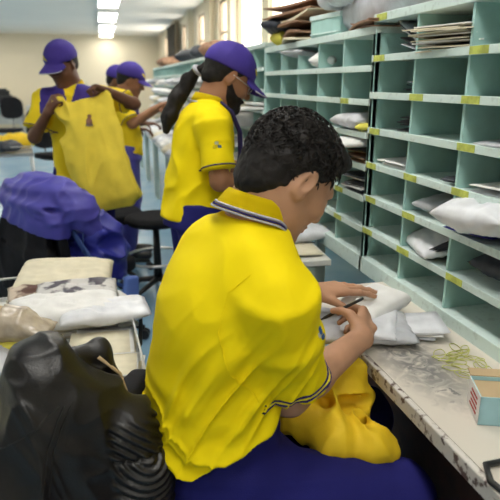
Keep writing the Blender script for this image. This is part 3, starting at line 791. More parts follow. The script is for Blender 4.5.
# further chairs and stools
def stool(label, loc, sz=.60, r=.26, ring=.22):
    t = empty('drafting_stool', loc, 0, label, 'stool')
    MB().lathe([(.02,-.05),(.18,-.045),(.205,-.02),(.20,.0),(.16,.012)], 28, (0,0,sz)).build('seat', M['black_fabric'], t)
    MB().tube([(0,0,.08),(0,0,sz-.04)], [.03,.02], 12).build('column', M['black_plastic'], t)
    MB().tube([(ring*math.cos(a), ring*math.sin(a), .24) for a in np.linspace(0,2*math.pi,28,endpoint=False)], .009, 8, closed=True).build('foot_ring', M['chrome'], t)
    for k in range(5):
        a = k*2*math.pi/5+.3; c, s = math.cos(a), math.sin(a)
        leg = MB().tube([(0,0,.09),(r*c,r*s,.055)], [.022,.013], 8).build('leg', M['black_plastic'], t)
        MB().tube([(r*c-.012*s,r*s+.012*c,.028),(r*c+.012*s,r*s-.012*c,.028)], .027, 12).build('caster', M['black_plastic'], leg)
stool('round black stool with foot ring, between the yellow sack and the bearded sorter', (.31,3.68,0), .52)
office_chair('black office chair in front of the background pair', (.00,4.08,0), R_(-75), .50, back_h=.42, back_z=.05, back_w=.42)
office_chair('black office chair at the left, behind the man holding up the yellow sack', (-.62,7.95,0), R_(-60), .48, back_h=.55, back_z=.04)
office_chair('black office chair by the far white desk at the left edge', (-1.75,12.2,0), R_(-100), .50)

# ------------------------------------------------------------------ mail trolleys with wire rims
def trolley(loc, rz, L, W_, h, label, lip=.06):
    t = empty('wire_mail_trolley', loc, rz, label, 'mail trolley')
    MB().box(-W_/2,W_/2,-L/2,L/2,h-.035,h-.03).build('tray_floor', M['table'], t)
    f = MB(); 
    f.box(-W_/2-.006,W_/2+.006,-L/2-.006,-L/2+.004,h-.05,h-.015).box(-W_/2-.006,W_/2+.006,L/2-.004,L/2+.006,h-.05,h-.015)
    f.box(-W_/2-.006,-W_/2+.004,-L/2,L/2,h-.05,h-.015).box(W_/2-.004,W_/2+.006,-L/2,L/2,h-.05,h-.015)
    f.build('rail', M['chrome'], t)
    MB().tube([(-W_/2,-L/2,h+lip),(W_/2,-L/2,h+lip),(W_/2,L/2,h+lip),(-W_/2,L/2,h+lip)], .005, 8, closed=True).build('wire_rim', M['chrome'], t)
    mb = MB()
    for k in range(13):
        for y in (-L/2, L/2):
            x = -W_/2+W_*k/12
            if k in (0, 12): mb.tube([(x,y,h-.02),(x,y,h+lip)], .0035, 6)
    mb.build('wire_upright', M['chrome'], t)
    for x in (-W_/2+.01, W_/2-.01):
        for y in (-L/2+.01, L/2-.01):
            leg = MB().tube([(x,y,.07),(x,y,h-.04)], .011, 10).build('leg', M['chrome'], t)
            MB().tube([(x-.012,y,.032),(x+.012,y,.032)], .032, 12).build('caster', M['black_plastic'], leg)
    return t
TH = .60
trolley((-.14,1.53,0), R_(2), .44, .40, TH, 'wire rimmed mail trolley loaded with white letters, behind the leather jacket')
trolley((-.22,1.98,0), R_(2), .42, .44, TH, 'mail trolley heaped with magazines and white parcels, below the purple draped chair')
trolley((-.60,1.44,0), R_(0), .46, .42, TH, 'mail trolley with yellow packets at the left picture edge')
b0 = TH-.028
for x, y, n, m in [(-.03,1.43,8,['paper2','paper','paper']),(-.04,1.62,7,['paper','paper2']),(-.24,1.44,6,['paper2','paper'])]:
    stack((x,y,b0), n, m, 'white or cream letter piled in the trolley behind the leather jacket', 'letters in the nearest trolley', rz=1.5, s=(.85,1.1,1.3), jit=.014, dz=.0085)
for k, (x, y, s, m) in enumerate([(-.10,1.88,.34,'paper'),(-.22,2.08,.36,'paper2')]):
    for q in range(4):
        put('magazine', sheet_me(.30,.23,.014,.012,130+q+k*7), M['paper' if (q+k)%2 else 'paper2'], (x+.01*q,y+.006*q,b0+q*.017), (.0,.02*q,.1+.1*q+k*.2), 'cream or white magazine stacked in the trolley below the purple draped chair', 'magazine', 'magazines in the second trolley')
put('mail_pouch', pouch_me(.36,.20,.08,141,.9,4), M['paper'], (-.16,1.80,b0+.055), (.05,.0,.0), 'white parcel bridging the front of the magazine heap', 'parcel')
put('mail_pouch', pouch_me(.28,.16,.05,142,.9,4), M['paper4'], (-.03,1.74,b0+.075), (0,.0,.08), 'long white mailer on the rim between the two trolleys', 'mailer')
put('mail_pouch', pouch_me(.34,.26,.07,143,.6,5), M['paper2'], (-.17,2.10,b0+.075), (.12,.03,-.1), 'large cream white packet on top at the back of the magazine heap', 'packet')
put('mail_pouch', pouch_me(.30,.20,.05,144,1.), M['print_brown'], (-.20,1.95,b0+.07), (.15,-.03,.1), 'brown printed bundle in the middle of the magazine heap', 'bundle')
put('mail_pouch', pouch_me(.27,.17,.05,145,1.), M['print'], (-.12,1.90,b0+.09), (.12,0,.0), 'grey printed magazine bag in the middle of the heap', 'mailer')
# left trolley load
put('mail_pouch', pouch_me(.30,.24,.09,146,.8), M['paper3'], (-.40,1.46,b0+.055), (0,0,.2), 'grey white packet in the left trolley under the kraft roll', 'packet')
put('mail_pouch', pouch_me(.34,.12,.04,147,.5), M['paper6'], (-.37,1.50,b0+.11), (0,-.05,.1), 'yellow packet in the left trolley beside the kraft roll', 'packet')
put('mail_pouch', pouch_me(.34,.12,.035,148,.5), M['paper6'], (-.40,1.34,b0+.05), (0,-.03,.05), 'flat yellow packet at the front of the left trolley', 'packet')
put('mail_pouch', pouch_me(.30,.14,.05,149,.5), M['kraft'], (-.50,1.31,b0+.0), (0,0,.05), 'orange brown carton at the front of the left trolley', 'packet')
def roll():
    t = empty('wrapped_parcel', (-.335,1.51,.762), 0, 'round kraft parcel wrapped in clear plastic at the left edge', 'parcel')
    S = Sdf(.004).loft([((-.20,.02,0),.052,.048),((-.06,.0,0),.054,.050),((.06,-.01,0),.050,.046)], (0,1,0), .02)
    S.disp(lambda x,y,z: -.005*(noise(x*12,y*30,z*30)-.5)); link('body', S.mesh('b',1), M['kraft'], t)
    S = Sdf(.004).loft([((.045,-.008,0),.052,.048),((.09,-.012,-.005),.05,.04),((.16,-.03,-.03),.058,.012)], (0,1,0), .02)
    S.disp(lambda x,y,z: -.008*((1-np.abs(2*noise(x*14,y*38,z*38)-1))-.4)); link('plastic_wrap', S.mesh('b',1), M['clear'], t)
M['clear'] = mat('milky_plastic_wrap', (.50,.42,.33), .25, .25, 30, .4, 60, spec=.6)
roll()
cbl = [(.03,1.80,.62),(.07,1.86,.64),(.085,1.80,.60),(.075,1.72,.55),(.05,1.68,.54)]
tag(MB().tube(cbl, .007, 8).build('strap', M['black_plastic']), 'black strap looping off the side of the trolleys', 'strap')

# ------------------------------------------------------------------ yellow mailbag on the lap, parcel being sorted
def lap_bag():
    S = Sdf(.004)
    S.loft([((.50,1.13,.585),.085,.10),((.505,1.13,.64),.085,.10),((.51,1.16,.69),.060,.09),((.515,1.18,.715),.03,.07)], (1,0,0), .05, 2.3)
    S.chain([(.40,1.08,.625),(.46,1.00,.615),(.53,.965,.605),(.575,.96,.590)], [.045,.045,.035,.022], .04)
    S.chain([(.38,1.12,.66),(.42,1.18,.74)], [.05,.04], .04)
    def dd(x, y, z):
        n = 1-np.abs(2*noise(x*16+2*noise(x*9,y*9,z*9), y*16, z*5+y*6)-1)
        return -.016*(n**2-.4)-.006*(noise(x*34,y*34,z*20)-.5)
    S.disp(dd)
    o = link('mailbag', S.mesh('mailbag', 1), M['yellow_bag']); origin_base(o)
    tag(o, 'crumpled yellow mailbag bunched on the lap of the seated man against the desk', 'mailbag')
lap_bag()
put('parcel', pouch_me(.20,.13,.050,151,.25,7), M['paper'], (.715,1.345,.755), (R_(3),R_(-2),R_(30)), 'white boxy parcel held under the left hand of the seated man', 'parcel')
put('mail_pouch', pouch_me(.22,.15,.03,152,.5,5), M['paper4'], (.665,1.27,.748), (0,0,R_(60)), 'white mailer in front of the boxy parcel', 'mailer')
put('mail_pouch', pouch_me(.34,.20,.035,153,1.0,5), M['paper3'], (.605,1.275,.735), (0,0,R_(-18)), 'crumpled grey plastic mailer overhanging the desk edge under the writing hand', 'mailer')
for k in range(3):
    env((.765,1.26-.012*k,.736+.009*k), (0,0,R_(-40+12*k)), ['paper3','paper','paper4'][k], 'grey white envelope fanned under the parcel in front of the seated man', 'envelopes fanned under the parcel', .8)

# ------------------------------------------------------------------ far left of the room
def far_desk(loc, L, label, W_=.7):
    t = empty('office_desk', loc, 0, label, 'desk')
    MB().box(-L/2,L/2,-W_/2,W_/2,.71,.745,.005).build('desktop', M['table'], t)
    MB().box(-L/2+.02,L/2-.02,W_/2-.05,W_/2-.03,.25,.71).build('back_panel', M['table'], t)
    for x in (-L/2+.03,L/2-.03):
        for y in (-W_/2+.03,W_/2-.03): MB().box(x-.02,x+.02,y-.02,y+.02,0,.71).build('leg', M['chrome'], t)
far_desk((-3.0,16.9,0), 1.9, 'white office desk by the back wall at the left edge')
far_desk((-1.35,17.3,0), 1.2, 'low white office desk by the back wall, behind the man with the sack')
t = empty('printer', (-2.45,16.85,.745), 0, 'dark printer on the white desk by the back wall', 'printer')
MB().box(-.28,.28,-.2,.2,0,.26,.02).build('body', M['black_plastic'], t)
MB().box(-.2,.2,-.24,-.18,.05,.07).build('paper_tray', M['paper3'], t)
MB().box(-.18,.18,-.05,.2,.26,.30,.01).build('lid', M['black_plastic'], t)
t = empty('desk_phone', (-2.47,16.9,1.045), 0, 'small dark phone on top of the printer by the back wall', 'phone')
MB().box(-.2,.15,-.1,.1,0,.12,.01).build('body', M['black_plastic'], t); MB().tube([(-.14,-.12,.14),(.1,-.12,.14)], .03, 8).build('handle', M['black_plastic'], t)
trolley((-1.12,7.2,0), R_(8), .8, .6, .62, 'mail trolley with a yellow bag, at the left beyond the purple jacket')
put('mail_pouch', pouch_me(.42,.34,.16,161,1.), M['yellow_bag'], (-1.0,7.25,.62), (0,.0,.4), 'yellow bag on the trolley at the left', 'mailbag')
put('mail_pouch', pouch_me(.35,.25,.10,162,1.), M['paper2'], (-1.25,7.05,.62), (0,0,.2), 'pale crumpled packet beside the yellow bag at the left', 'packet')
put('mail_pouch', pouch_me(.3,.22,.12,163,1.), M['paper7'], (-1.05,6.92,.62), (0,0,.9), 'dark packet on the trolley at the left edge', 'packet')

# ------------------------------------------------------------------ people

def rotv(v, ax, a):
    return np.array(Matrix.Rotation(a, 3, Vector(ax)) @ Vector(v))
def head(S, c, fw, rt, up, neck, nr=.056, k=.02, ears=True):
    """skull, jaw, brow, nose, lips, chin, ears; c = centre between the ears"""
    o0, m0 = S.org.copy(), S.M.copy()
    S.frame(c, fw, rt, up)
    S.ell((-.012,0,.036), (.098,.076,.088), .02)
    S.ell((.035,0,-.028), (.060,.060,.080), .04)
    S.cap((.022,.038,-.06), (.068,.012,-.098), .022, .018, .03).cap((.022,-.038,-.06), (.068,-.012,-.098), .022, .018, .03)
    S.ell((.076,0,-.103), (.018,.02,.016), .015)
    S.cap((.084,.028,.024), (.090,-.0,.026), .011, .011, .02).cap((.084,-.028,.024), (.090,0,.026), .011, .011, .02)
    S.cap((.088,0,.014), (.110,0,-.026), .008, .012, .010).ell((.100,.011,-.030), (.010,.007,.007), .006).ell((.100,-.011,-.030), (.010,.007,.007), .006)
    S.ell((.070,.036,-.020), (.022,.020,.020), .02).ell((.070,-.036,-.020), (.022,.020,.020), .02)
    S.ell((.093,.030,.004), (.012,.016,.011), .010, sub=True).ell((.093,-.030,.004), (.012,.016,.011), .010, sub=True)
    S.ell((.082,.030,.003), (.0125,.0125,.0125), .004).ell((.082,-.030,.003), (.0125,.0125,.0125), .004)
    S.ell((.090,0,-.056), (.011,.022,.006), .006).ell((.088,0,-.067), (.011,.020,.007), .006)
    if ears:
        for s in (1,-1):
            S.ell((-.006,s*.076,.004), (.020,.009,.032), .008, rot=(0,R_(12),s*R_(20)))
            S.ell((-.002,s*.086,.005), (.011,.006,.020), .004, rot=(0,R_(12),s*R_(20)), sub=True)
            S.ell((.002,s*.074,-.022), (.009,.007,.012), .006)
    a = S.w((-.030,0,-.035)); b = S.w((-.010,0,-.045))
    S.frame(o0, *m0)
    S.frame((0,0,0), (1,0,0),(0,1,0),(0,0,1))
    S.cap(a, neck, nr, nr*1.12, .03).cap(b, np.array(neck)+.25*(a-np.array(neck)), nr*.9, nr, .03)
    S.frame(o0, *m0)
def eyes(c, fw, rt, up, root, side=(1,-1)):
    for s in side:
        p = c+.084*fw+s*.030*rt+.003*up
        mb = MB(); bmesh.ops.create_uvsphere(mb.bm, u_segments=16, v_segments=10, radius=.0118, matrix=Matrix.Translation(p))
        e = mb.build('eyeball', M['eye_white'], root, world=True, smooth=True)
        mb = MB(); bmesh.ops.create_uvsphere(mb.bm, u_segments=12, v_segments=8, radius=.0055, matrix=Matrix.Translation(p+.0078*fw-.001*up))
        mb.build('iris', M['iris'], e, world=True, smooth=True)
def hand(S, wr, d, n, curl, thumb, spread=.0, sc_=1., k=.006, tcurl=(.25,.35)):
    """wr wrist, d towards the knuckles, n out of the palm; s (thumb side) = given by thumb sign; curl: per finger 3 angles"""
    d = nz(d); n = nz(n-d*(n@d)); s = np.cross(d, n)*thumb
    o0, m0 = S.org.copy(), S.M.copy(); S.frame((0,0,0), (1,0,0),(0,1,0),(0,0,1))
    W = lambda a,b,c: wr+(a*d+b*s+c*n)*sc_
    kn = [(.088,.028),(.092,.008),(.086,-.012),(.077,-.030)]
    ln = [(.042,.025,.020),(.046,.029,.021),(.042,.027,.020),(.033,.020,.018)]
    rad = [(.0098,.0088,.0078),(.0100,.0090,.0080),(.0094,.0085,.0076),(.0084,.0075,.0068)]
    for i, (a, b) in enumerate(kn):
        S.cap(W(.006,b*.55,0), W(a,b,0), .0150*sc_, .0118*sc_, .016*sc_)
    S.ell(W(.048,.0,.004), (.036*sc_,.03*sc_,.014*sc_), .01)
    tips = []
    for i, (a, b) in enumerate(kn):
        p = W(a,b,0); ang = 0; lat = spread*(1.2-i*.8)
        for j in range(3):
            ang += curl[i][j]
            dd = math.cos(ang)*(d*math.cos(lat)+s*math.sin(lat))+math.sin(ang)*n
            q = p+dd*ln[i][j]*sc_
            S.cap(p, q, rad[i][j]*sc_, (rad[i][j+1] if j < 2 else rad[i][2]*.86)*sc_, .003)
            S.ell(p, (rad[i][j]*1.06*sc_,)*3, .003)
            p = q
        tips.append((p, dd, -math.sin(ang)*d+math.cos(ang)*n))
    td, sp = tcurl
    t0 = W(.018,.020,.006); t1 = t0+(d*.75+s*math.sin(.9)+n*.45*td)/1.2*.040*sc_
    S.cap(t0, t1, .0155*sc_, .0125*sc_, .012)
    d2 = nz(d*math.cos(sp)+s*.55*math.cos(sp)+n*td*1.6); t2 = t1+d2*.031*sc_; d3 = nz(d2+n*td*.9-s*.25); t3 = t2+d3*.024*sc_
    S.cap(t1, t2, .0115*sc_, .0098*sc_, .004).cap(t2, t3, .0100*sc_, .0082*sc_, .003)
    S.frame(o0, *m0)
    return tips, (t2, t3, t1)
ONE = ((1,0,0),(0,1,0),(0,0,1))

def seated_man():
    F = nz(V(.966,.259,0)); R = V(F[1],-F[0],0); H0 = V(.205,1.06,.57)
    B = lambda f,r,u: H0+f*F+r*R+u*Z
    root = empty('person', (H0[0],H0[1],0), 0, 'seated person in yellow polo and navy trousers sorting mail, seen from behind', 'person')
    neck = B(.105,.0,.560)
    hc = V(.362,1.085,1.188)
    pit = R_(38); yaw = R_(-4)
    f0 = rotv(F, Z, yaw); hr = V(f0[1],-f0[0],0)
    hf = f0*math.cos(pit)-Z*math.sin(pit); hu = f0*math.sin(pit)+Z*math.cos(pit)
    # joints
    Rs, Ls = B(.045,.174,.424), B(.075,-.185,.440)
    Re, Rw = V(.342,.985,.748), V(.563,1.105,.800)
    Le, Lw = V(.40,1.36,.82), V(.525,1.340,.832)
    S = Sdf(.003); S.frame((0,0,0), *ONE)
    head(S, hc, hf, hr, hu, neck, .058)
    S.frame(H0, F, R, Z)
    S.loft([((0,0,0),.155,.11),((-.005,0,.14),.14,.10),((.01,0,.28),.15,.105),((.03,0,.42),.155,.09),((.06,0,.49),.12,.065),((.09,0,.54),.06,.05)], (0,1,0), .03)
    S.frame((0,0,0), *ONE)
    S.cap(Rs, Re, .050, .040, .03).cap(Ls, Le, .050, .040, .03)
    for E_, W_ in ((Re,Rw),(Le,Lw)):
        m = E_+.3*(W_-E_); S.cap(E_, m, .0395, .041, .02).cap(m, W_, .041, .0265, .02)
    # left hand pressing the parcel: back of the hand up, fingers away to the right
    tl, thl = hand(S, Lw, nz(V(.995,-.02,.03)), nz(V(.10,.05,-1)), [(.10,.14,.2),(.08,.14,.2),(.12,.16,.2),(.16,.2,.25)], -1, .10, .98, tcurl=(.35,.1))
    # right hand closed round the pen
    dR = V(.52,.80,.12)
    tr_, thr = hand(S, Rw, dR, nz(V(-.80,.40,-.40)), [(.75,.95,.5),(.9,1.1,.6),(1.05,1.25,.7),(1.15,1.35,.8)], 1, .02, .98, tcurl=(.9,.2))
    # legs
    hipR, hipL = B(.02,.095,-.02), B(.02,-.095,-.02)
    knR, knL = V(.575,.915,.500), V(.62,1.20,.52)
    anR, anL = V(.57,.93,.09), V(.63,1.2,.09)
    for h, k_, a in ((hipR,knR,anR),(hipL,knL,anL)):
        S.cap(h, k_, .080, .055, .03).cap(k_, a, .055, .036, .02)
        S.cap(a-.02*F-Z*.05, a+.15*F-Z*.06, .035, .026, .02)
    body = S.build('body', M['skin'], root)
    eyes(hc, hf, hr, hu, root)
    for (p, dd, nn) in tl[:4]:
        mb = MB(); q = p-nn*.0052; s_ = nz(np.cross(dd, nn))
        mb.grid(lambda u,v: tuple(q+dd*(u-.6)*.011+s_*(v-.5)*.010-nn*(.0016-.006*(v-.5)**2)), 5, 6, .0006)
        mb.build('fingernail', M['nail'], root, world=True)
    # hair: dense short curls
    S = Sdf(.0032); S.frame(hc, hf, hr, hu)
    S.ell((-.014,0,.042), (.103,.082,.094), .01)
    S.ell((-.056,0,-.016), (.052,.064,.068), .03)
    S.ell((.056,0,.092), (.046,.056,.034), .03)
    def cutf(x, y, z):   # hairline: keep what lies behind the face and above the nape
        line = np.maximum(np.maximum((x-.055)-(z-.050)*.9, (x-.012)-np.maximum(z-.020,0)*6), (x+.004)-np.maximum(z-.012,0)*9)
        nape = -(z+.082)-.15*(x+.06)
        return np.maximum(line, nape)
    o, Mx = hc, np.array([hf,hr,hu])
    def hd(x, y, z):
        q = [(x-o[0])*Mx[i][0]+(y-o[1])*Mx[i][1]+(z-o[2])*Mx[i][2] for i in range(3)]
        a = fbm(q[0]*55+3, q[1]*55, q[2]*40, 2); b = np.abs(noise(q[0]*120, q[1]*120, q[2]*70)-.5)
        curl = np.abs(noise(q[0]*38+5*noise(q[0]*20,q[1]*20,q[2]*20), q[1]*38, q[2]*38)-.5)
        return -(a-.5)*.010-.007*(.25-curl)*(.4+np.clip((q[0]+.02)*9, 0, 1)*1.3)+b*.004
    S.disp(hd)
    def hl(x, y, z):
        q = [(x-o[0])*Mx[i][0]+(y-o[1])*Mx[i][1]+(z-o[2])*Mx[i][2] for i in range(3)]
        return cutf(*q)
    S.maxcut = hl
    me = S.mesh('hair', 1)
    hair = link('hair', me, M['hair'], root, world=True)
    # wispy locks over crown, nape and forehead
    mb = MB(); r = random.Random(11)
    for k in range(1500):
        th, ph = r.uniform(0, 2*math.pi), math.acos(r.uniform(-.55,1))
        n_ = V(math.sin(ph)*math.cos(th), math.sin(ph)*math.sin(th), math.cos(ph))
        p = V(-.014,0,.042)+n_*V(.103,.082,.094)
        if n_[2] < 0: p = p*V(1,.93,1)
        if cutf(p[0],p[1],p[2]) > -.004: continue
        t_ = nz(np.cross(n_, V(r.uniform(-1,1),r.uniform(-1,1),r.uniform(-.4,1))))
        L = r.uniform(.010,.022)*(1.5 if p[0] > .02 and p[2] > .06 else 1); cw = r.uniform(-1,1)
        b_ = np.cross(n_, t_); pts = []
        for j in range(5):
            u = j/4; pts.append(hc+(p+t_*L*u+b_*cw*L*u*u*.8+n_*(.006*math.sin(u*2.6)+.001))@Mx)
        mb.tube(pts, [.0013,.0016,.0015,.0011,.0004], 4)
    mb.build('hair_locks', M['hair'], hair, world=True)
    # polo shirt
    S = Sdf(.0035); S.frame(H0, F, R, Z)
    S.loft([((-.026,0,-.07),.190,.160),((-.026,0,.03),.190,.158),((-.014,0,.12),.172,.138),((-.006,0,.24),.168,.122),((.012,0,.36),.176,.120),((.040,0,.435),.166,.108),((.068,0,.500),.125,.082),((.088,0,.540),.078,.068)], (0,1,0), .035, 2.3)
    S.frame((0,0,0), *ONE)
    S.cap(Rs+V(0,0,.005), B(.045,.095,.462), .060, .068, .05).cap(Ls+V(0,0,.005), B(.05,-.10,.465), .060, .060, .05)
    for s_, e_ in ((Rs,Re),(Ls,Le)):
        dd = e_-s_; endp = s_+dd*.74; ax = nz(dd)
        sec = [(s_-ax*.02+Z*.004,.066,.064),(s_+dd*.3,.068,.066),(s_+dd*.5,.068,.068),(endp,.068,.071)]
        S.loft(sec[:3], R, .03); S.loft([sec[2], (endp,.072,.075)], R, .008)
    def hemcut(x, y, z):
        f = (x-H0[0])*F[0]+(y-H0[1])*F[1]; r_ = (x-H0[0])*R[0]+(y-H0[1])*R[1]; u = z-H0[2]
        return np.where(u < .2, -(u-.082-.40*np.clip(f+.15,0,.5)+.010*np.sin(r_*30+f*20)), -.1)
    S.maxcut = hemcut
    def folds(x, y, z):
        f = (x-H0[0])*F[0]+(y-H0[1])*F[1]; r_ = (x-H0[0])*R[0]+(y-H0[1])*R[1]; u = z-H0[2]
        back = np.clip((.26-u)/.20, 0, 1); arm = np.clip((r_-.15)/.04, 0, 1)
        # slanting folds gathering at the waist, and finer ones
        wv = u*1.0+.35*r_-.3*f
        n1 = noise(f*6+9, r_*5+2, wv*27+3.5*noise(f*6,r_*6,u*8)); n2 = noise(f*13, r_*9+4, wv*42+2*noise(f*8,r_*8,u*10)+7)
        rid = (1-np.abs(2*n1-1)); rid2 = (1-np.abs(2*n2-1))
        a = back*(.017*(rid**2.5-.3)+.011*(rid2**2.5-.3))
        gx = (r_*.6+f*.8); fan = (gx*1.0-(u-.30)*.55)
        dr = (1-np.abs(2*noise(fan*44+2.5*noise(f*6,r_*6,u*5), gx*3+5, u*4)-1))**2.5
        arm_f = np.exp(-((u-.22)/.13)**2)*np.clip((r_+.02)/.08,0,1)
        a = a+arm_f*.013*(dr-.25)
        n3 = noise(f*9+1, r_*9, u*5+2); n4 = noise(f*16+r_*10+5, r_*6-u*16, u*7+f*10)
        b = (1-back)*.008*(n3-.5)+.004*(1-np.abs(2*n4-1)-.5)
        hem = np.clip((u+.03)/.05, 0, 1)
        return -(a+b)*hem-.006*arm*(1-np.abs(2*noise((f+r_)*14, u*8, f*10-u*10)-1)-.5)
    S.disp(folds)
    shirt = S.build('polo_shirt', M['yellow'], root)
    # striped cuffs
    bvs = bvh_of(shirt)
    for s_, e_ in ((Rs,Re),(Ls,Le)):
        dd = e_-s_
        for off, m, rr in ((.725,'trim_navy',.0026),(.708,'badge_yellow',.002),(.692,'trim_navy',.002)):
            ring_tube(bvs, s_+dd*off, dd, R, rr, 'cuff_stripe', M[m], shirt)
    # collar: folded band round the neck with grey and navy stripes
    nd = nz(V(*(hc-neck))*V(1,1,1)); nd = nz(nd+Z*1.2)
    sdn = R; fd = nz(np.cross(nd, sdn))*-1
    if fd@F < 0: fd = -fd
    cc = B(.082,0,.552)
    def ring(a, hgt, rad):
        rad = rad*.93
        drop = -.045*max(0, math.cos(a))**2*1.0
        return cc+nd*(hgt+drop)+fd*(.070*rad*math.cos(a)+.004)+sdn*.075*rad*math.sin(a)
    mb = MB()
    mb.grid(lambda u,v: tuple(ring(u*2*math.pi*.96+.12, [.036,.040,.030,.012,-.006][min(4,int(round(v*4)))], [.90,.96,1.05,1.15,1.28][min(4,int(round(v*4)))])), 64, 5, .003)
    col = mb.build('collar', M['yellow'], shirt, world=True)
    for hg, rd, m, rr in ((.004,1.20,'trim_grey',.0028),(-.001,1.245,'trim_navy',.0022),(-.006,1.285,'trim_grey',.0022)):
        MB().tube([ring(u*2*math.pi*.96+.12, hg+.002, rd+.01) for u in np.linspace(0,1,60)], rr, 6).build('collar_stripe', M[m], col, world=True)
    # armhole and shoulder seams
    vd = nz(V(-.35,1,-.1))
    surf_tube(shirt, [B(-.02,.20,.24),B(-.045,.155,.30),B(-.06,.135,.38),B(-.04,.135,.45),B(.0,.15,.485)], nz(-R*.75+F*.66), .0012, 'seam', M['yellow'], shirt)
    # sleeve badge
    ax = nz(Re-Rs); out = nz(R*.80+F*.60); sd = nz(np.cross(out, Z))
    for t, du, w_, h_, m in ((.20,-.001,.012,.016,'badge_blue'),(.225,.009,.008,.010,'badge_white'),(.255,.0,.016,.010,'badge_blue'),(.33,.0,.022,.004,'badge_blue')):
        patch(bvs, Rs+(Re-Rs)*t+sd*du, out, sd, w_, h_, 'sleeve_badge', M[m], shirt)
    # trousers
    S = Sdf(.004); S.frame(H0, F, R, Z)
    S.loft([((-.01,0,-.12),.170,.146),((-.012,0,-.04),.172,.140),((-.006,0,.06),.158,.122),((0,0,.15),.150,.112)], (0,1,0), .03, 2.3)
    S.frame((0,0,0), *ONE)
    for h, k_, a in ((hipR,knR,anR),(hipL,knL,anL)):
        S.cap(h-Z*.01, k_, .100, .080, .05).cap(k_-Z*.01, a+Z*.03, .076, .060, .03)
    S.disp(lambda x,y,z: -.008*(1-np.abs(2*noise(x*7+y*5, y*12+3*noise(x*6,y*6,z*6), z*14)-1)-.5)-.004*(noise(x*20,y*20,z*20)-.5))
    tr = S.build('trousers', M['navy'], root)
    MB().tube([B(-.155,.06,-.035),B(-.155,.075,-.05),B(-.15,.08,-.075)], .0025, 6).build('belt_loop_thread', M['trim_grey'], tr, world=True)
    for a in (anR, anL):
        S = Sdf(.005); S.frame(a, F, R, Z); S.cap((-.03,0,-.045),(.16,0,-.055),.042,.034,.02).ell((0,0,-.02),(.055,.045,.05),.03)
        S.fn(lambda x,y,z: z+.088, (-.2,-.2,-.3), (.3,.2,-.08), .003, sub=True)
        S.build('shoe', M['black_plastic'], root)
    # pen in the right hand, a thing of its own
    t2, t3, t1 = thr; ip = tr_[0][0]
    pc = (t3+ip)/2; pd = nz(V(.70,-.25,.45))
    pen = empty('pen', tuple(pc-pd*.05), 0, 'dark ballpoint pen held in the right hand of the seated man', 'pen')
    MB().tube([pc-pd*.045, pc-pd*.03, pc+pd*.07, pc+pd*.078], [.001,.0042,.0042,.003], 10).build('barrel', M['black_plastic'], pen, world=True)
    MB().tube([pc+pd*.035+Z*.005, pc+pd*.076+Z*.005], .0016, 6).build('clip', M['chrome'], pen, world=True)
    return root


seated_man()

def fdir(deg): return V(math.cos(R_(deg)), math.sin(R_(deg)), 0)
def cap_on(root, c, fw, rt, up, vox, logo=True):
    S = Sdf(vox).frame(c, fw, rt, up)
    def dome(x, y, z):
        k = np.sqrt(((x+.012)/.112)**2+(y/.091)**2+((z-.040)/.100)**2); e = (k-1)*.095
        seam = np.minimum(np.abs(y), np.minimum(np.abs(y*.5-(x+.012)*.87), np.abs(y*.5+(x+.012)*.87)))
        return np.maximum(e-.0015*np.exp(-(seam/.004)**2), -(z-.030-.10*x))
    S.fn(dome, (-.14,-.1,.0), (.12,.1,.15), .004)
    S.cap((-.012,0,.139), (-.012,0,.143), .008, .005, .004)
    def brim(x, y, z):
        e = (np.sqrt(((x-.075)/.105)**2+(y/.080)**2)-1)*.08; h = np.abs(z-(.046-5.5*y**2-.28*(x-.07)))-.0042
        return np.maximum(np.maximum(e, h), .06-x)
    S.fn(brim, (.05,-.09,-.03), (.19,.09,.06), .008)
    cp = S.build('cap', M['purple'], root)
    P = lambda x,y,z: c+x*fw+y*rt+z*up
    pts = []
    for a in np.linspace(-1.25, 1.25, 26):
        x, y = .075+.105*math.cos(a), .080*math.sin(a); pts.append(P(x, y, .046-5.5*y*y-.28*(x-.07)+.003))
    MB().tube(pts, .0026, 6).build('brim_piping', M['trim_grey'], cp, world=True)
    if logo:
        for (dy, dz, w_, h_, m) in ((.040,.074,.018,.020,'badge_yellow'),(.024,.066,.016,.014,'badge_yellow'),(.032,.058,.012,.008,'badge_blue')):
            def g(u, v):
                y, z = dy+w_*(u-.5)+(v-.5)*.010, dz+h_*(v-.5); x = -.012+.1135*math.sqrt(max(0,1-(y/.091)**2-((z-.04)/.100)**2))
                return tuple(P(x+.0012, y, z))
            MB().grid(g, 6, 6, .0015).build('cap_emblem', M[m], cp, world=True)
    return cp

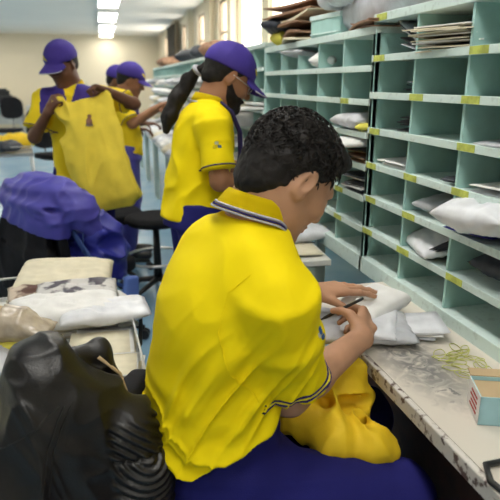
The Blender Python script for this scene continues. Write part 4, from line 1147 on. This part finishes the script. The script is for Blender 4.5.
def standing(label, fa, hips, neck, hc, hyaw, hpitch, arms, skin, shirt_m, trous_m, vox, yoke=None, grp=None, beard=False, pony=None, hemz=None, hands=None, wide=1., name='person'):
    F = fdir(fa); R = V(F[1],-F[0],0); root = empty(name, (hips[0],hips[1],0), 0, label, 'person', grp)
    hips, neck, hc = V(*hips), V(*neck), V(*hc)
    f0 = fdir(hyaw); hr = V(f0[1],-f0[0],0); hf = f0*math.cos(R_(hpitch))-Z*math.sin(R_(hpitch)); hu = f0*math.sin(R_(hpitch))+Z*math.cos(R_(hpitch))
    Rs, Re, Rw, Ls, Le, Lw = [V(*a) for a in arms]
    sp = lambda t, o=0.: hips+(neck-hips)*t+F*o
    S = Sdf(vox).frame((0,0,0), *ONE)
    head(S, hc, hf, hr, hu, neck-Z*.01, .054)
    S.loft([(sp(-.08),.145,.10),(sp(.25,.0),.130,.09),(sp(.6,-.01),.145,.10),(sp(.85,-.005),.15,.085),(sp(.97),.09,.06)], R, .03)
    for a, b, c_ in ((Rs,Re,Rw),(Ls,Le,Lw)):
        S.cap(a, b, .047, .037, .02).cap(b, c_, .038, .025, .015)
    hk = hands or [((b:=nz(Rw-Re)), V(0,0,-1), .5),((nz(Lw-Le)), V(0,0,-1), .5)]
    for (d_, n_, cu), w_, th in zip(hk, (Rw, Lw), (1, -1)):
        hand(S, w_, np.array(d_, float), np.array(n_, float), [(cu*.8,cu*1.2,cu)]*4, th, .05, 1., tcurl=(.8,.3))
    legs = []
    for s in (1,-1):
        h = hips+R*.085*s-Z*.04; fz = V(hips[0],hips[1],0)+R*.10*s
        kn = fz+Z*(hips[2]*.54)+F*.02; an = fz+Z*.09-F*.02; legs.append((h,kn,an))
        S.cap(h, kn, .078, .055, .03).cap(kn, an, .055, .035, .02).cap(an-Z*.04, an+F*.13-Z*.06, .034, .024, .02)
    S.build('body', M[skin], root); eyes(hc, hf, hr, hu, root)
    # short hair under the cap
    S = Sdf(vox).frame(hc, hf, hr, hu)
    S.ell((-.018,0,.034),(.102,.084,.088),.01).ell((-.055,0,-.02),(.052,.066,.055),.02)
    o, Mx = hc, np.array([hf,hr,hu])
    def hl(x, y, z):
        q = [(x-o[0])*Mx[i][0]+(y-o[1])*Mx[i][1]+(z-o[2])*Mx[i][2] for i in range(3)]
        return np.maximum(np.maximum(q[0]-.055-(q[2]-.05)*.6, (q[0]-.0)-np.maximum(q[2]-.014,0)*9), -(q[2]+.062))
    S.maxcut = hl; S.disp(lambda x,y,z: -.006*(noise(x*70,y*70,z*70)-.5)); hair = S.build('hair', M['hair'], root)
    if pony:
        S = Sdf(vox).frame((0,0,0), *ONE); S.chain([V(*p) for p in pony[0]], pony[1], .02)
        S.disp(lambda x,y,z: -.014*(noise(x*30,y*30,z*16)-.5)-.006*(noise(x*80,y*80,z*30)-.5)); S.build('ponytail', M['hair'], hair)
        p = V(*pony[0][1]); q = V(*pony[0][2]); d = nz(q-p); a = nz(np.cross(d, Z)); b2 = np.cross(d, a)
        MB().tube([p+(a*math.cos(t)+b2*math.sin(t))*pony[1][1]*1.05 for t in np.linspace(0,2*math.pi,20,endpoint=False)], .010, 8, closed=True).build('hair_tie', M['trim_grey'], hair, world=True)
    if beard:
        S = Sdf(vox*.8).frame(hc, hf, hr, hu)
        S.ell((.040,0,-.066),(.062,.062,.060),.01).ell((.080,0,-.098),(.028,.030,.026),.02).cap((.098,.022,-.050),(.098,-.022,-.050),.009,.009,.01)
        S.cap((.0,.066,-.01),(.03,.056,-.06),.013,.018,.02).cap((.0,-.066,-.01),(.03,-.056,-.06),.013,.018,.02)
        def bl(x, y, z):
            q = [(x-o[0])*Mx[i][0]+(y-o[1])*Mx[i][1]+(z-o[2])*Mx[i][2] for i in range(3)]
            mouth = .010-np.sqrt((q[2]+.062)**2*1.3+(q[1]*.45)**2)-np.maximum(.085-q[0],0)
            return np.maximum(np.maximum(q[2]-(-.043-.35*(q[0]-.085)), -(q[0]+.012)), mouth)
        S.maxcut = bl; S.disp(lambda x,y,z: -.005*(noise(x*90,y*90,z*90)-.5)); S.build('beard', M['beard'], root)
        P = lambda x,y,z: hc+x*hf+y*hr+z*hu
        g = MB()
        for s in (1,-1):
            g.tube([P(.098+.0*math.cos(t), s*.032+.023*math.cos(t), .002+.016*math.sin(t)) for t in np.linspace(0,2*math.pi,20,endpoint=False)], .0017, 6, closed=True)
            g.tube([P(.096, s*.056, .008), P(.05, s*.074, .010), P(-.002, s*.083, .012)], .0017, 6)
        g.tube([P(.100,.009,.006),P(.104,0,.009),P(.100,-.009,.006)], .0017, 6)
        gl = g.build('eyeglasses', M['chrome'], root, world=True)
    cap_on(root, hc, hf, hr, hu, vox*.8)
    # polo shirt
    S = Sdf(vox).frame((0,0,0), *ONE); hz = sp(-.10) if hemz is None else sp(hemz)
    S.loft([(hz,.180*wide,.138),(sp(.15),.170*wide,.132),(sp(.45,-.008),.165*wide,.125),(sp(.72,-.01),.178*wide,.120),(sp(.90,-.005),.135,.09),(sp(1.0,0),.075,.066)], R, .03, 2.2)
    for a, b in ((Rs,Re),(Ls,Le)):
        d_ = b-a; S.cap(a, sp(.88), .058, .066, .04)
        S.loft([(a,.062,.062),(a+d_*.35,.066,.062)], R if abs(nz(d_)@R) < .8 else F, .03)
        S.loft([(a+d_*.35,.066,.062),(a+d_*.78,.072,.064)], R if abs(nz(d_)@R) < .8 else F, .008)
    S.disp(lambda x,y,z: -.013*((1-np.abs(2*noise(x*9+z*4,y*9,z*9+3*noise(x*5,y*5,z*5))-1))**2-.4)-.005*(noise(x*22,y*22,z*16)-.5))
    sh = S.build('polo_shirt', M[shirt_m], root)
    if yoke:
        sh.data.materials.append(M['purple']); me = sh.data
        rl = np.array(root.location)
        for p in me.polygons:
            c_ = np.array(p.center)+rl-sp(1.0); f, r_, u = c_@F, c_@R, c_[2]
            if -yoke-.25*max(0,.05-abs(r_))*(-1) < u < -.0+.02 and abs(r_) < .165 and f > -.02 and not (abs(r_) < .036*(1+u/.12) and u > -.12): p.material_index = 1
    bvs = bvh_of(sh)
    for a, b in ((Rs,Re),(Ls,Le)):
        ring_tube(bvs, a+(b-a)*.75, b-a, R if abs(nz(b-a)@R) < .8 else F, .003, 'cuff_stripe', M['trim_navy'], sh)
    # collar
    nd = nz(nz(hc-neck)+Z*1.5); fd = nz(np.cross(R, nd)); fd = fd if fd@F > 0 else -fd; cc = sp(1.0)+Z*.005
    def ring(a, h_, rr): return cc+nd*(h_-.035*max(0,math.cos(a))**2)+fd*.066*rr*math.cos(a)+R*.068*rr*math.sin(a)
    lv = [(.036,.92),(.038,1.0),(.02,1.10),(-.002,1.24)]
    col = MB().grid(lambda u,v: tuple(ring(u*6.1+.09, *lv[min(3,int(round(v*3)))])), 48, 4, .004).build('collar', M[shirt_m], sh, world=True)
    MB().tube([ring(u*6.1+.09, -.001, 1.26) for u in np.linspace(0,1,40)], .0035, 6).build('collar_stripe', M['trim_grey'], col, world=True)
    # trousers and shoes
    S = Sdf(max(vox,.007)).frame((0,0,0), *ONE)
    S.loft([(sp(-.18),.160,.125),(sp(.05),.165,.125)], R, .03, 2.3)
    for h, kn, an in legs: S.cap(h, kn, .098, .078, .03).cap(kn, an-Z*.01, .076, .062, .02)
    S.disp(lambda x,y,z: -.010*(noise(x*12,y*12,z*16)-.5)); S.build('trousers', M[trous_m], root)
    for h, kn, an in legs:
        S = Sdf(.008).frame(V(an[0],an[1],0), F, R, Z); S.cap((-.04,0,.045),(.16,0,.036),.042,.034,.02)
        S.fn(lambda x,y,z: z, (-.2,-.2,-.2), (.3,.2,0), .003, sub=True); S.build('shoe', M['black_plastic'], root)
    return root, F, R, sp, sh

# the capped man sorting at the second rack
root, F, R, sp, sh = standing('standing bearded person with long dark ponytail, purple cap and yellow polo, sorting mail',
    4, (0.358,2.268,0.87), (0.435,2.317,1.285), (0.515,2.325,1.395), 0, 31,
    [(0.412,2.156,1.225),(0.428,2.092,1.015),(0.642,2.172,0.985),(0.391,2.488,1.225),(0.471,2.525,1.02),(0.706,2.504,0.99)],
    'skin_mid', 'yellow', 'navy', .006, beard=True, wide=.86,
    pony=([(0.425,2.335,1.435),(0.400,2.365,1.425),(0.362,2.395,1.385),(0.312,2.395,1.31),(0.275,2.385,1.24),(0.262,2.375,1.19)], [.020,.017,.028,.034,.030,.014]))
# lanyard and navy side stripe, sleeve badge
MB().tube([(0.465,2.242,1.3),(0.503,2.210,1.265),(0.533,2.199,1.19),(0.537,2.204,1.1),(0.526,2.215,1)], .017, 8, flat=(1,0,0)).build('navy_strap', M['trim_navy'], sh, world=True)
bvs = bvh_of(sh)
for (dx, dz, m) in ((0,.008,'badge_white'),(.010,-.004,'badge_blue'),(-.008,-.006,'badge_yellow')):
    patch(bvs, V(.412+dx, 2.14, 1.155+dz), V(0,-1,0), V(1,0,0), .015, .012, 'sleeve_badge', M[m], sh)
put('mail_pouch', pouch_me(.24,.16,.03,171,.6), M['paper'], (.72,2.50,.785), (0,0,.3), 'white mailer held at the left hand of the bearded sorter', 'mailer')

# the man holding up the yellow sack
root, F, R, sp, sh = standing('standing person in purple cap and yellow polo with purple yoke, holding up a yellow sack',
    -100, (-.125,3.66,.86), (-.150,3.70,1.350), (-.195,3.67,1.480), -125, 24,
    [(-.315,3.68,1.285),(-.385,3.60,1.065),(-.285,3.49,1.215),(.010,3.66,1.300),(.205,3.53,1.255),(.065,3.46,1.325)],
    'skin_dark', 'yellow_far', 'navy', .007, yoke=.15,
    hands=[((.5,-.2,.8),(.7,.6,-.2),1.3),((-.9,-.1,.35),(.0,-.2,-1),1.3)])
def sack():
    S = Sdf(.006); sx = V(.97,-.2,0)
    S.loft([((-.085,3.475,1.285),.145,.018),((-.085,3.455,1.20),.150,.035),((-.050,3.42,1.05),.155,.055),((-.010,3.39,.88),.168,.07),((.025,3.37,.73),.168,.07),((.030,3.37,.655),.130,.045)], sx, .03, 2.4)
    S.cap((-.22,3.475,1.28),(-.245,3.485,1.255),.022,.020,.03).cap((.045,3.455,1.33),(.02,3.46,1.29),.018,.03,.03)
    S.disp(lambda x,y,z: -.020*((1-np.abs(2*noise(x*13+z*3, y*6, z*3.5+2*noise(x*6,y*6,z*4))-1))**2-.4)-.006*(noise(x*22,y*22,z*18)-.5))
    o = link('sack', S.mesh('sack', 1), M['sack']); origin_base(o); tag(o, 'large pale yellow cloth sack with small emblem, held up by both hands', 'sack')
    mb = MB(); lv = [(.0,.006),(.012,.022),(.028,.028),(.05,.022),(.062,.010)]
    for (dx, dz, a, b, m) in ((0,.0,.018,.022,'emblem_pink'),(.003,.030,.012,.010,'emblem_pink'),(0,-.018,.022,.007,'paper3')):
        mb = MB(); mb.grid(lambda u,v: (-.060+dx+a*math.cos(u*6.283)*v, 3.372-.004*v, 1.165+dz+b*math.sin(u*6.283)*v), 17, 4, .004)
        link('emblem', mb.me(), M[m], o, world=True)
sack()
# the pair behind
standing('standing person in purple cap facing the racks, nearer of the background pair',
    -8, (.175,4.53,.87), (.190,4.60,1.285), (.252,4.61,1.390), -10, 22,
    [(.170,4.45,1.20),(.235,4.39,1.08),(.385,4.42,1.175),(.205,4.76,1.21),(.275,4.80,1.06),(.45,4.73,1.16)],
    'skin_mid', 'yellow_far', 'jacket_purple', .009, yoke=.16, wide=.9)
standing('standing person in purple cap, farther of the background pair, mostly hidden',
    -20, (.12,5.42,.86), (.145,5.46,1.275), (.185,5.46,1.390), -30, 18,
    [(.09,5.28,1.19),(.14,5.22,1.0),(.31,5.22,.98),(.20,5.62,1.20),(.26,5.64,1.0),(.42,5.58,1.0)],
    'skin_dark', 'yellow_far', 'navy', .009)
